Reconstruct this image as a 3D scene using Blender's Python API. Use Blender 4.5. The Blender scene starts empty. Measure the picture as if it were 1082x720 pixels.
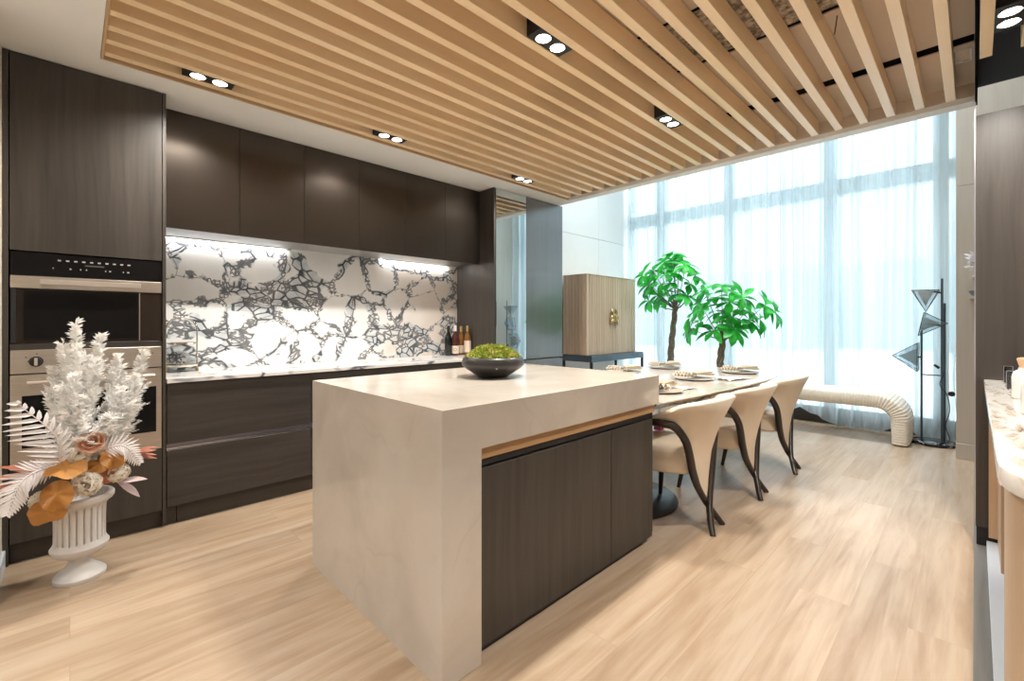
import bpy, bmesh, math, random
from mathutils import Vector, Matrix
random.seed(7)
SC = bpy.context.scene
COL = SC.collection
PI = math.pi
R = math.radians

# ------------------------------------------------------------------ nodes
class G:
    """tiny helper to write node graphs"""
    def __init__(s, name):
        s.m = bpy.data.materials.new(name); s.m.use_nodes = True
        s.t = s.m.node_tree; s.t.nodes.clear()
        s.out = s.t.nodes.new('ShaderNodeOutputMaterial')
    def put(s, sock, v):
        if isinstance(v, bpy.types.NodeSocket): s.t.links.new(v, sock)
        elif isinstance(v, (tuple, list)) and len(v) == 3 and sock.type == 'RGBA': sock.default_value = (*v, 1)
        else: sock.default_value = v
    def n(s, typ, props=None, **ins):
        nd = s.t.nodes.new('ShaderNode' + typ)
        for k, v in (props or {}).items(): setattr(nd, k, v)
        for k, v in ins.items():
            if k[0] == 'i' and k[1:].isdigit(): s.put(nd.inputs[int(k[1:])], v)
            else: s.put(nd.inputs[k.replace('_', ' ')], v)
        return nd
    def coord(s, kind='Object', scale=(1, 1, 1), loc=(0, 0, 0), rot=(0, 0, 0)):
        c = s.n('TexCoord').outputs[kind]
        return s.n('Mapping', Vector=c, Scale=scale, Location=loc, Rotation=rot).outputs[0]
    def math(s, op, a, b=0.0, clamp=False):
        return s.n('Math', {'operation': op, 'use_clamp': clamp}, i0=a, i1=b).outputs[0]
    def mix(s, f, a, b, blend='MIX'):
        nd = s.n('Mix', {'data_type': 'RGBA', 'blend_type': blend})
        s.put(nd.inputs[0], f); s.put(nd.inputs[6], a); s.put(nd.inputs[7], b)
        return nd.outputs[2]
    def ramp(s, f, *stops):
        nd = s.n('ValToRGB', Fac=f); e = nd.color_ramp.elements
        while len(e) < len(stops): e.new(0.5)
        for el, (p, c) in zip(e, stops):
            el.position = p; el.color = (*c, 1) if len(c) == 3 else c
        return nd.outputs[0]
    def smooth(s, v, a, b, lo=0.0, hi=1.0):
        nd = s.n('MapRange', {'interpolation_type': 'SMOOTHSTEP'}, Value=v)
        s.put(nd.inputs[1], a); s.put(nd.inputs[2], b); s.put(nd.inputs[3], lo); s.put(nd.inputs[4], hi)
        return nd.outputs[0]
    def noise(s, vec, scale=5, detail=4, rough=.5, dist=0):
        return s.n('TexNoise', Vector=vec, Scale=scale, Detail=detail, Roughness=rough, Distortion=dist)
    def bump(s, h, strength=.2, dist=.01):
        return s.n('Bump', Strength=strength, Distance=dist, Height=h).outputs[0]
    def bsdf(s, **k):
        nd = s.n('BsdfPrincipled')
        for a, v in k.items(): s.put(nd.inputs[a.replace('_', ' ')], v)
        return nd
    def done(s, sh):
        s.t.links.new(sh.outputs[0] if hasattr(sh, 'outputs') else sh, s.out.inputs[0]); return s.m

def plain(name, col, rough=.5, metal=0.0, var=.06, scale=6, bump=0.0, **k):
    g = G(name)
    c = g.coord()
    nz = g.noise(c, scale, 4)
    lo = tuple(v * (1 - var) for v in col); hi = tuple(min(1, v * (1 + var)) for v in col)
    base = g.ramp(nz.outputs[0], (.3, lo), (.7, hi))
    kw = dict(Base_Color=base, Roughness=rough, Metallic=metal); kw.update(k)
    if bump:
        kw['Normal'] = g.bump(g.noise(c, scale * 12, 3).outputs[0], bump, .004)
    return g.done(g.bsdf(**kw))

def wood(name, dark, light, grain='z', rough=.42, fine=38, spec=.5, bump=.12, coat=0.0):
    g = G(name)
    f, l = fine, fine * .035
    sc = {'z': (f, f, l), 'x': (l, f, f), 'y': (f, l, f)}[grain]
    c0 = g.coord()
    warp = g.noise(c0, 1.6, 2)
    vec = g.n('VectorMath', {'operation': 'MULTIPLY_ADD'}, i0=warp.outputs[1], i1=(.05, .05, .05), i2=c0).outputs[0]
    v = g.n('Mapping', Vector=vec, Scale=sc).outputs[0]
    a = g.noise(v, 1.0, 6, .6, .4).outputs[0]
    b = g.noise(v, .28, 3, .5, .8).outputs[0]
    t = g.math('ADD', g.math('MULTIPLY', a, .6), g.math('MULTIPLY', b, .4))
    col = g.ramp(t, (.34, dark), (.66, light))
    return g.done(g.bsdf(Base_Color=col, Roughness=rough, Specular_IOR_Level=spec, Coat_Weight=coat, Coat_Roughness=.22, Coat_IOR=1.95,
                         Normal=g.bump(a, bump, .002)))

M = {}
def mats():
    # oak plank floor, planks run along X
    g = G('oak planks')
    c = g.coord()
    br = g.n('TexBrick', {'offset': .37, 'offset_frequency': 2}, Vector=c, Color1=(.0, .0, .0), Color2=(1, 1, 1), Mortar=(.5, .5, .5), Scale=1.0)
    br.inputs['Mortar Size'].default_value = .0012; br.inputs['Brick Width'].default_value = 1.45; br.inputs['Row Height'].default_value = .185
    rnd = br.outputs[0]; mort = br.outputs[1]
    off = g.n('VectorMath', {'operation': 'MULTIPLY_ADD'}, i0=rnd, i1=(7., 3., 0), i2=c).outputs[0]
    v = g.n('Mapping', Vector=off, Scale=(1.1, 17, 1)).outputs[0]
    gr = g.noise(v, 1.3, 7, .62, .7).outputs[0]
    cl = g.noise(g.n('Mapping', Vector=off, Scale=(.8, 5.5, 1)).outputs[0], 1.0, 4, .55, 1.4).outputs[0]
    t = g.math('ADD', g.math('MULTIPLY', gr, .5), g.math('MULTIPLY', cl, .5))
    base = g.ramp(t, (.30, (.26, .165, .098)), (.43, (.35, .245, .16)), (.55, (.42, .315, .222)), (.72, (.47, .375, .285)))
    tone = g.math('ADD', g.math('MULTIPLY', rnd, .12), .94)
    base = g.mix(1.0, base, g.n('CombineColor', Red=tone, Green=tone, Blue=tone).outputs[0], 'MULTIPLY')
    base = g.mix(g.math('MULTIPLY', mort, .35), base, (.22, .14, .08))
    rg = g.math('ADD', g.math('MULTIPLY', gr, .10), .26)
    M['floor'] = g.done(g.bsdf(Base_Color=base, Roughness=rg, Normal=g.bump(g.math('SUBTRACT', gr, g.math('MULTIPLY', mort, 1.0)), .10, .002)))
    M['floor_grey'] = wood('grey border planks', (.13, .122, .112), (.23, .215, .20), 'x', .4, 24)
    M['dwood'] = wood('smoked oak vertical', (.031, .0255, .0215), (.064, .054, .046), 'z', .40, 34, .5, .15)
    M['dwood_h'] = wood('smoked oak horizontal', (.031, .0255, .0225), (.063, .053, .047), 'x', .40, 34, .5, .15)
    M['dwood_gloss'] = wood('smoked oak lacquered', (.035, .030, .027), (.060, .052, .047), 'z', .30, 30, .9, .10, 1.0)
    M['plinth'] = wood('smoked oak plinth', (.028, .022, .018), (.055, .044, .036), 'x', .45, 30)
    M['slat'] = wood('light oak slat', (.84, .62, .37), (.91, .71, .47), 'x', .29, 20, .5, .05)
    M['slat_board'] = wood('light oak board', (.55, .37, .20), (.64, .44, .26), 'y', .5, 16, .4, .05)
    M['tanwood'] = wood('tan oak', (.42, .29, .185), (.54, .39, .265), 'z', .40, 22)
    M['rail_wood'] = wood('tan oak rail', (.38, .22, .10), (.52, .32, .16), 'x', .45, 22)
    M['flute'] = wood('walnut fluted', (.50, .38, .27), (.68, .54, .41), 'z', .42, 26)
    M['chairwood'] = wood('dark walnut', (.018, .012, .009), (.048, .034, .026), 'z', .32, 30)
    # bronze satin doors
    g = G('bronze satin')
    c = g.coord()
    nz = g.noise(c, 2.0, 2).outputs[0]
    M['bronze'] = g.done(g.bsdf(Base_Color=g.ramp(nz, (.3, (.080, .067, .057)), (.7, (.092, .077, .066))), Metallic=.85,
                                Roughness=.28, Anisotropic=.5))
    M['carcass'] = plain('dark carcass', (.03, .026, .023), .5)
    M['black_gap'] = plain('black profile', (.010, .010, .011), .4)
    M['gunmetal'] = plain('gunmetal profile', (.045, .047, .052), .35, .6)
    M['alu'] = plain('aluminium profile', (.62, .60, .66), .28, 1.0, .03)
    M['alu_dull'] = plain('dull aluminium', (.26, .25, .29), .4, .8, .03)
    # breccia marble
    g = G('breccia marble')
    c = g.coord(scale=(1, 1, 1))
    w = g.noise(c, 2.2, 1.5, .5)
    v1 = g.n('VectorMath', {'operation': 'MULTIPLY_ADD'}, i0=w.outputs[1], i1=(.26, .0, .26), i2=c).outputs[0]
    w2 = g.noise(c, 9, 3, .5)
    v2 = g.n('VectorMath', {'operation': 'MULTIPLY_ADD'}, i0=w2.outputs[1], i1=(.022, .0, .022), i2=v1).outputs[0]
    v2 = g.n('Mapping', Vector=v2, Scale=(.85, 0.001, 1.1), Rotation=(0, .5, 0)).outputs[0]
    e1 = g.n('TexVoronoi', {'feature': 'DISTANCE_TO_EDGE'}, Vector=v2, Scale=3.9, Randomness=1.0).outputs[0]
    e2 = g.n('TexVoronoi', {'feature': 'DISTANCE_TO_EDGE'}, Vector=v2, Scale=14.5, Randomness=1.0).outputs[0]
    e3 = g.n('TexVoronoi', {'feature': 'DISTANCE_TO_EDGE'}, Vector=v2, Scale=36, Randomness=1.0).outputs[0]
    big = g.noise(c, 2.6, 3, .5, .6).outputs[0]
    med = g.noise(c, 7.5, 3, .5).outputs[0]
    # rubble zones hug the big cell borders
    zone = g.smooth(g.math('ADD', e1, g.math('MULTIPLY', g.math('SUBTRACT', .5, big), 1.0)), .06, .11, 1.0, 0.0)
    zone2 = g.smooth(g.math('ADD', e1, g.math('MULTIPLY', g.math('SUBTRACT', .5, med), .8)), .01, .05, 1.0, 0.0)
    l1 = g.smooth(e1, .002, .012, 1.0, 0.0)
    l2 = g.math('MULTIPLY', g.smooth(e2, .045, .11, 1.0, 0.0), zone)
    l3 = g.math('MULTIPLY', g.smooth(e3, .08, .2, 1.0, 0.0), zone2)
    vein = g.math('MAXIMUM', g.math('MAXIMUM', g.math('MULTIPLY', l1, .55), l2), g.math('MULTIPLY', l3, .95))
    cloud = g.noise(c, 3.2, 5).outputs[0]
    white = g.ramp(cloud, (.35, (.80, .80, .80)), (.65, (.88, .88, .87)))
    tanm = g.smooth(g.math('ADD', g.n('SeparateXYZ', Vector=c).outputs[0], g.math('MULTIPLY', g.math('SUBTRACT', cloud, .5), 1.5)), .1, 1.0, 0, .72)
    white = g.mix(tanm, white, (.62, .53, .45))
    halo = g.math('MULTIPLY', g.smooth(med, .38, .62, .75, .15), zone)
    body = g.mix(halo, white, (.47, .52, .555))
    dark = g.ramp(med, (.35, (.07, .077, .09)), (.65, (.19, .195, .205)))
    M['breccia'] = g.done(g.bsdf(Base_Color=g.mix(vein, body, dark), Roughness=.2, Specular_IOR_Level=.35))
    # same stone lying flat, streaked
    g = G('breccia counter')
    c = g.coord(scale=(1.0, 2.6, 1))
    w = g.noise(c, 2.5, 4)
    v = g.n('VectorMath', {'operation': 'MULTIPLY_ADD'}, i0=w.outputs[1], i1=(.3, .3, 0), i2=c).outputs[0]
    e = g.n('TexVoronoi', {'feature': 'DISTANCE_TO_EDGE'}, Vector=v, Scale=3.6).outputs[0]
    msk = g.noise(c, 3, 2).outputs[0]
    ln = g.math('MULTIPLY', g.smooth(e, .01, .09, 1, 0), g.smooth(msk, .42, .62, 0, 1))
    M['counter'] = g.done(g.bsdf(Base_Color=g.mix(ln, (.80, .78, .76), (.13, .14, .17)), Roughness=.10))
    # warm beige quartz of island and table
    g = G('beige quartz')
    c = g.coord()
    n1 = g.noise(c, 2.2, 6, .55, .8).outputs[0]
    base = g.ramp(n1, (.3, (.47, .415, .355)), (.55, (.55, .495, .435)), (.75, (.59, .54, .485)))
    w = g.noise(c, 1.7, 3)
    v = g.n('VectorMath', {'operation': 'MULTIPLY_ADD'}, i0=w.outputs[1], i1=(.8, .8, .8), i2=c).outputs[0]
    e = g.n('TexVoronoi', {'feature': 'DISTANCE_TO_EDGE'}, Vector=v, Scale=1.35).outputs[0]
    ln = g.math('MULTIPLY', g.smooth(e, .0, .018, 1, 0), g.smooth(g.noise(c, 3.1, 2).outputs[0], .45, .62, 0, .16))
    sp = g.math('MULTIPLY', g.smooth(g.noise(c, 5, 5, .65).outputs[0], .52, .72, 0, 1), .22)
    base = g.mix(sp, base, (.40, .33, .27))
    M['quartz'] = g.done(g.bsdf(Base_Color=g.mix(ln, base, (.36, .30, .26)), Roughness=.11))
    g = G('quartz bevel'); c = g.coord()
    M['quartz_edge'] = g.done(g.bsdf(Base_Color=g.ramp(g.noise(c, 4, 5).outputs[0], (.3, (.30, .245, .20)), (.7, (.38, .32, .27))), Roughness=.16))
    # right counter: white marble with brown streaks along its length
    g = G('streaked marble')
    c = g.coord(scale=(2.2, 7, 1), rot=(0, 0, .12))
    nz = g.noise(c, 1.5, 7, .62, 1.6).outputs[0]
    M['streak'] = g.done(g.bsdf(Base_Color=g.ramp(nz, (.28, (.22, .19, .17)), (.42, (.58, .47, .38)), (.53, (.82, .78, .73)), (.75, (.86, .83, .80))), Roughness=.10))
    M['white'] = plain('white paint', (.80, .79, .77), .55, 0, .02, 2)
    M['white_gloss'] = plain('white lacquer panel', (.86, .87, .87), .22, 0, .02, 2)
    M['cream'] = plain('cream paint', (.72, .66, .55), .5, 0, .03, 2)
    M['skirting'] = plain('pale skirting', (.55, .60, .66), .4, 0, .03)
    M['plain_wall'] = plain('warm white wall', (.72, .69, .65), .6, 0, .04, 3)
    M['pillar'] = wood('pale veneer', (.50, .44, .37), (.58, .53, .46), 'z', .32, 22, .6, .03)
    M['cavity'] = plain('taupe ceiling board', (.58, .48, .38), .65, 0, .05, 3)
    g = G('rough fibre board'); c = g.coord()
    vz = g.n('TexVoronoi', Vector=c, Scale=55).outputs[0]; nz = g.noise(c, 40, 4).outputs[0]
    M['fibre'] = g.done(g.bsdf(Base_Color=g.ramp(nz, (.35, (.18, .14, .10)), (.65, (.62, .52, .40))), Roughness=.9, Normal=g.bump(vz, .8, .02)))
    M['black'] = plain('matt black', (.013, .013, .014), .5)
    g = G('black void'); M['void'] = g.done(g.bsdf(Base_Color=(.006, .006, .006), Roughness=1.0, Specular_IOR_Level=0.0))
    M['blackceil'] = plain('black ceiling', (.011, .0105, .011), .6, 0, .06, 6, 0, Specular_IOR_Level=.2)
    M['blackmetal'] = plain('black metal', (.022, .024, .027), .35, .5)
    M['greymetal'] = plain('blue grey metal', (.09, .115, .135), .30, .7)
    # brushed steel
    g = G('brushed steel'); c = g.coord(scale=(3, 3, 160))
    nz = g.noise(c, 1.5, 3).outputs[0]
    M['steel'] = g.done(g.bsdf(Base_Color=g.ramp(nz, (.3, (.54, .47, .41)), (.7, (.64, .56, .49))), Metallic=.9, Roughness=.36))
    M['steel_bright'] = plain('bright steel', (.78, .70, .63), .30, .75, .02)
    M['chrome'] = plain('polished nickel', (.86, .80, .68), .10, 1.0, .02)
    M['undersheet'] = plain('polished steel sheet', (.62, .61, .60), .34, 1.0, .02)
    M['blackglass'] = plain('black glass', (.008, .007, .007), .05, 0, .05, 3, Specular_IOR_Level=.22)
    M['brownglass'] = plain('bronze tinted glass', (.028, .020, .015), .06, 0, .05, 3, Specular_IOR_Level=.25)
    M['panelmark'] = plain('printed grey mark', (.55, .54, .52), .5)
    M['panelmark_dim'] = plain('printed dim mark', (.085, .08, .078), .5)
    M['mirror'] = plain('silver mirror', (.70, .76, .78), .02, 1.0, .0)
    M['leather'] = plain('cream leather', (.78, .665, .525), .42, 0, .025, 5, .06)
    g = G('ribbed cream fabric'); c = g.coord()
    M['bench'] = g.done(g.bsdf(Base_Color=g.ramp(g.noise(c, 90, 2).outputs[0], (.3, (.72, .66, .56)), (.7, (.80, .75, .66))), Roughness=.8, Sheen_Weight=.2))
    # sheer curtain
    g = G('white sheer')
    c = g.coord()
    wv = g.noise(g.n('Mapping', Vector=c, Scale=(40, 40, 1)).outputs[0], 1.0, 2).outputs[0]
    tr = g.n('BsdfTransparent', Color=(.82, .88, .91))
    tl = g.n('BsdfTranslucent', Color=(.56, .67, .72)); df = g.n('BsdfDiffuse', Color=(.74, .80, .83))
    a = g.n('MixShader', Fac=.42, i1=tl.outputs[0], i2=df.outputs[0])
    f = g.smooth(wv, .3, .7, .54, .68)
    lw = g.n('LayerWeight', Blend=.35).outputs[1]
    f = g.math('ADD', f, g.math('MULTIPLY', lw, .45), True)
    M['sheer'] = g.done(g.n('MixShader', Fac=f, i1=tr.outputs[0], i2=a.outputs[0]))
    g = G('window glass')
    tr = g.n('BsdfTransparent', Color=(.97, .99, .99)); gl = g.n('BsdfGlossy', Color=(1, 1, 1), Roughness=.02)
    M['glass'] = g.done(g.n('MixShader', Fac=.06, i1=tr.outputs[0], i2=gl.outputs[0]))
    g = G('smoked lamp glass')
    tr = g.n('BsdfTransparent', Color=(.74, .78, .80)); gl = g.n('BsdfGlossy', Color=(.9, .95, 1), Roughness=.05)
    M['lampglass'] = g.done(g.n('MixShader', Fac=.13, i1=tr.outputs[0], i2=gl.outputs[0]))
    g = G('frosted lamp core')
    tr = g.n('BsdfTransparent', Color=(.8, .8, .78)); df = g.n('BsdfTranslucent', Color=(.55, .56, .54))
    M['lampcore'] = g.done(g.n('MixShader', Fac=.6, i1=tr.outputs[0], i2=df.outputs[0]))
    # leaves
    def leaf(name, dark, light, trans=.35, rough=.35):
        g = G(name); c = g.coord()
        col = g.ramp(g.noise(c, 7, 3).outputs[0], (.32, dark), (.68, light))
        p = g.bsdf(Base_Color=col, Roughness=rough)
        t = g.n('BsdfTranslucent', Color=col)
        return g.done(g.n('MixShader', Fac=trans, i1=p.outputs[0], i2=t.outputs[0]))
    M['leaf'] = leaf('green leaf', (.02, .26, .06), (.08, .78, .09), .5)
    M['bleached'] = leaf('bleached frond', (.93, .91, .88), (.97, .965, .955), .5, .8)
    M['fern'] = leaf('white fern', (.74, .70, .70), (.88, .85, .84), .25, .7)
    M['amber'] = leaf('amber leaf', (.42, .18, .035), (.62, .30, .08), .15, .45)
    M['rust'] = leaf('rust leaf', (.34, .10, .05), (.58, .24, .15), .25, .5)
    M['blush'] = leaf('blush leaf', (.52, .40, .40), (.66, .54, .54), .25, .5)
    M['peach'] = leaf('peach petal', (.64, .32, .19), (.80, .50, .35), .2, .6)
    M['hydrangea'] = leaf('ivory petal', (.80, .72, .60), (.90, .85, .75), .2, .7)
    M['bark'] = plain('braided bark', (.26, .22, .185), .85, 0, .35, 30, .5)
    M['soil'] = plain('dark soil', (.03, .022, .016), .95, 0, .4, 40, .6)
    M['urn'] = plain('chalk white urn', (.62, .60, .585), .6, 0, .05, 8, .05)
    M['bowl'] = plain('charcoal ceramic', (.028, .025, .024), .38, 0, .12, 5, .04)
    g = G('moss'); c = g.coord()
    nz = g.noise(c, 26, 4).outputs[0]
    M['moss'] = g.done(g.bsdf(Base_Color=g.ramp(nz, (.30, (.10, .13, .012)), (.48, (.26, .33, .03)), (.60, (.42, .42, .10)), (.74, (.42, .26, .12))), Roughness=.95))
    M['plate'] = plain('stone plate', (.40, .34, .275), .4, 0, .08, 14)
    M['napkin'] = plain('ivory napkin', (.64, .56, .46), .8, 0, .05, 20, .1)
    M['napkin_white'] = plain('white linen', (.82, .80, .77), .8, 0, .04, 20, .1)
    M['brass'] = plain('antique brass', (.60, .43, .20), .28, 1.0, .12, 20)
    M['wine_dark'] = plain('dark bottle glass', (.006, .008, .007), .06)
    M['wine_red'] = plain('rose bottle glass', (.07, .02, .018), .06)
    M['wine_amber'] = plain('amber bottle glass', (.20, .085, .02), .06)
    M['label'] = plain('cream paper label', (.70, .58, .46), .7, 0, .06, 30)
    M['foil_white'] = plain('white foil', (.72, .66, .62), .4)
    M['foil_gold'] = plain('gold foil', (.55, .36, .14), .35, .6)
    M['foil_black'] = plain('black foil', (.012, .011, .011), .35)
    M['printred'] = plain('printed seal', (.32, .20, .15), .6)
    M['cork'] = plain('cork', (.66, .43, .26), .85, 0, .15, 40, .2)
    M['porcelain'] = plain('white porcelain', (.82, .81, .79), .2, 0, .02)
    g = G('black stone'); c = g.coord()
    M['blackstone'] = g.done(g.bsdf(Base_Color=g.ramp(g.noise(c, 30, 5, .6, 1).outputs[0], (.4, (.010, .010, .010)), (.7, (.06, .058, .05))), Roughness=.12))
    g = G('black marble'); c = g.coord()
    M['blackmarble'] = g.done(g.bsdf(Base_Color=g.ramp(g.noise(c, 9, 6, .6, 2).outputs[0], (.52, (.010, .010, .011)), (.64, (.30, .30, .30))), Roughness=.08))
    M['pink'] = plain('pink card', (.75, .10, .42), .5)
    M['ceilwhite'] = plain('white soffit paint', (.84, .83, .81), .6, 0, .015, 2)
    M['frame'] = plain('window frame', (.84, .87, .87), .4, .2, .04)
    M['sill'] = plain('dark sill board', (.05, .04, .034), .45)
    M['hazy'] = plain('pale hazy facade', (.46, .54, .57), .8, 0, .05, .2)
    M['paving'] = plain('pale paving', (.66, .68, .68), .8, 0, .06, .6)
    def glow(name, col, st):
        g = G(name); e = g.n('Emission', Color=col, Strength=st); return g.done(e)
    M['lens'] = glow('lit lamp lens', (1, .93, .82), 14)
    M['led'] = glow('lit strip', (1, .97, .93), 80)
mats()

# ------------------------------------------------------------------ mesh helpers
def new(): return bmesh.new()
def box(bm, x0, x1, y0, y1, z0, z1, bev=0.0, seg=2):
    if x0 > x1: x0, x1 = x1, x0
    if y0 > y1: y0, y1 = y1, y0
    if z0 > z1: z0, z1 = z1, z0
    vs = [bm.verts.new(p) for p in ((x0, y0, z0), (x1, y0, z0), (x1, y1, z0), (x0, y1, z0), (x0, y0, z1), (x1, y0, z1), (x1, y1, z1), (x0, y1, z1))]
    fs = [bm.faces.new([vs[i] for i in f]) for f in ((0, 3, 2, 1), (4, 5, 6, 7), (0, 1, 5, 4), (1, 2, 6, 5), (2, 3, 7, 6), (3, 0, 4, 7))]
    if bev > 0:
        es = list({e for f in fs for e in f.edges})
        bmesh.ops.bevel(bm, geom=es, offset=bev, segments=seg, profile=.5, affect='EDGES')
    return bm
def bx(*a, **k): return box(new(), *a, **k)
def lathe(bm, prof, c=(0, 0, 0), n=32, cap=True, rad=None, axis=None):
    rings = []
    for (r, z) in prof:
        ring = []
        for i in range(n):
            a = 2 * PI * i / n
            rr = rad(r, z, a) if rad else r
            p = Vector((rr * math.cos(a), rr * math.sin(a), z))
            if axis is not None: p = axis @ p
            ring.append(bm.verts.new(p + Vector(c)))
        rings.append(ring)
    for a, b in zip(rings, rings[1:]):
        for i in range(n):
            j = (i + 1) % n
            bm.faces.new((a[i], a[j], b[j], b[i]))
    if cap:
        bm.faces.new(rings[0][::-1]); bm.faces.new(rings[-1])
    return bm
def frame_of(t, up=Vector((0, 0, 1))):
    t = t.normalized()
    if abs(t.dot(up)) > .97: up = Vector((1, 0, 0))
    u = t.cross(up).normalized(); v = u.cross(t).normalized()
    return u, v
def tube(bm, pts, rad, n=8, cap=True, flat=None):
    """round tube through pts; rad number or list; flat=(ru,rv) scale"""
    pts = [Vector(p) for p in pts]
    if not isinstance(rad, (list, tuple)): rad = [rad] * len(pts)
    rings = []; u = None
    for i, p in enumerate(pts):
        t = (pts[min(i + 1, len(pts) - 1)] - pts[max(i - 1, 0)]).normalized()
        if u is None: u, v = frame_of(t)
        else:
            u = (u - t * u.dot(t)).normalized(); v = u.cross(t).normalized()
        fu, fv = flat if flat else (1, 1)
        rings.append([bm.verts.new(p + (u * math.cos(2 * PI * k / n) * fu + v * math.sin(2 * PI * k / n) * fv) * rad[i]) for k in range(n)])
    for a, b in zip(rings, rings[1:]):
        for k in range(n):
            j = (k + 1) % n
            bm.faces.new((a[k], a[j], b[j], b[k]))
    if cap: bm.faces.new(rings[0][::-1]); bm.faces.new(rings[-1])
    return bm
def cat(ctrl, n=6):
    """catmull-rom through control points"""
    P = [Vector(c) for c in ctrl]; P = [P[0] * 2 - P[1]] + P + [P[-1] * 2 - P[-2]]
    out = []
    for i in range(1, len(P) - 2):
        for k in range(n):
            t = k / n
            a, b, c, d = P[i - 1], P[i], P[i + 1], P[i + 2]
            out.append(.5 * ((2 * b) + (c - a) * t + (2 * a - 5 * b + 4 * c - d) * t * t + (3 * b - a - 3 * c + d) * t ** 3))
    out.append(P[-2]); return out
def prism(bm, poly, lo, hi, axis='z', bev=0.0):
    def m(a, b, h): return {'z': (a, b, h), 'y': (a, h, b), 'x': (h, a, b)}[axis]
    A = [bm.verts.new(m(a, b, lo)) for a, b in poly]; B = [bm.verts.new(m(a, b, hi)) for a, b in poly]
    n = len(poly); fs = [bm.faces.new(A[::-1]), bm.faces.new(B)]
    for i in range(n):
        j = (i + 1) % n; fs.append(bm.faces.new((A[i], A[j], B[j], B[i])))
    bmesh.ops.recalc_face_normals(bm, faces=fs)
    if bev:
        es = [e for f in fs[:2] for e in f.edges]
        bmesh.ops.bevel(bm, geom=es, offset=bev, segments=2, profile=.5, affect='EDGES')
    return bm
def loft(bm, rows, closed=False, capends=False):
    V = [[bm.verts.new(p) for p in r] for r in rows]
    for a, b in zip(V, V[1:]):
        n = len(a)
        for i in range(n if closed else n - 1):
            j = (i + 1) % n
            bm.faces.new((a[i], a[j], b[j], b[i]))
    if capends: bm.faces.new(V[0][::-1]); bm.faces.new(V[-1])
    return V
def blade(bm, base, d, up, L, W, droop=.2, fold=.25, seg=4, tip=1.0, shape=None):
    """a leaf: two rows of quads on a midrib"""
    base = Vector(base); d = Vector(d).normalized(); up = Vector(up)
    s = d.cross(up)
    if s.length < 1e-4: s = d.cross(Vector((1, 0, .1)))
    s.normalize(); up = s.cross(d).normalized()
    rows = []
    for i in range(seg + 1):
        t = i / seg
        w = W * .5 * (shape(t) if shape else math.sin(PI * min(1, (t * .93 + .04)) ** .85))
        c = base + d * (L * t) - up * (droop * L * t * t)
        if i == seg: w = W * .02
        rows.append((c + s * w + up * w * fold, c, c - s * w + up * w * fold))
    loft(bm, rows)

OFF = {}
def finish(name, bm, mat, parent=None, smooth=None, loc=None):
    me = bpy.data.meshes.new(name)
    o = bpy.data.objects.new(name, me)
    off = OFF.get(parent.name, Vector()) if parent else (Vector(loc) if loc is not None else Vector())
    bmesh.ops.recalc_face_normals(bm, faces=bm.faces[:])
    bm.transform(Matrix.Translation(-off))
    bm.to_mesh(me); bm.free()
    me.materials.append(M[mat] if isinstance(mat, str) else mat)
    if smooth:
        for p in me.polygons: p.use_smooth = True
        if smooth < 180:
            try: me.set_sharp_from_angle(angle=R(smooth))
            except Exception: pass
    COL.objects.link(o)
    if parent is not None:
        o.parent = parent; OFF[o.name] = off
    else:
        o.location = off; OFF[o.name] = off
    return o
part = finish
def tagit(o, label, category, group=None, kind=None):
    o['label'] = label; o['category'] = category
    if group: o['group'] = group
    if kind: o['kind'] = kind
    return o
def thing(name, label, category, loc=(0, 0, 0), group=None):
    o = bpy.data.objects.new(name, None); COL.objects.link(o)
    o.empty_display_size = .05; o.location = loc; OFF[o.name] = Vector(loc)
    return tagit(o, label, category, group)
def single(name, bm, mat, label, category, loc=(0, 0, 0), group=None, kind=None, smooth=None):
    return tagit(finish(name, bm, mat, None, smooth, loc), label, category, group, kind)
def struct(name, bm, mat, smooth=None, label=None):
    o = finish(name, bm, mat, None, smooth); o['kind'] = 'structure'
    if label: o['label'] = label
    return o
def kids(o): return [c for c in bpy.data.objects if c.parent == o]
def dup(root, loc, rotz=0.0, label=None, group=None):
    r = root.copy(); COL.objects.link(r); r.location = loc; r.rotation_euler = (0, 0, rotz)
    if label: r['label'] = label
    if group: r['group'] = group
    for ch in kids(root):
        c = ch.copy(); COL.objects.link(c); c.parent = r
        for g in kids(ch):
            d = g.copy(); COL.objects.link(d); d.parent = c
    return r
exec_parts = []

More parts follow.
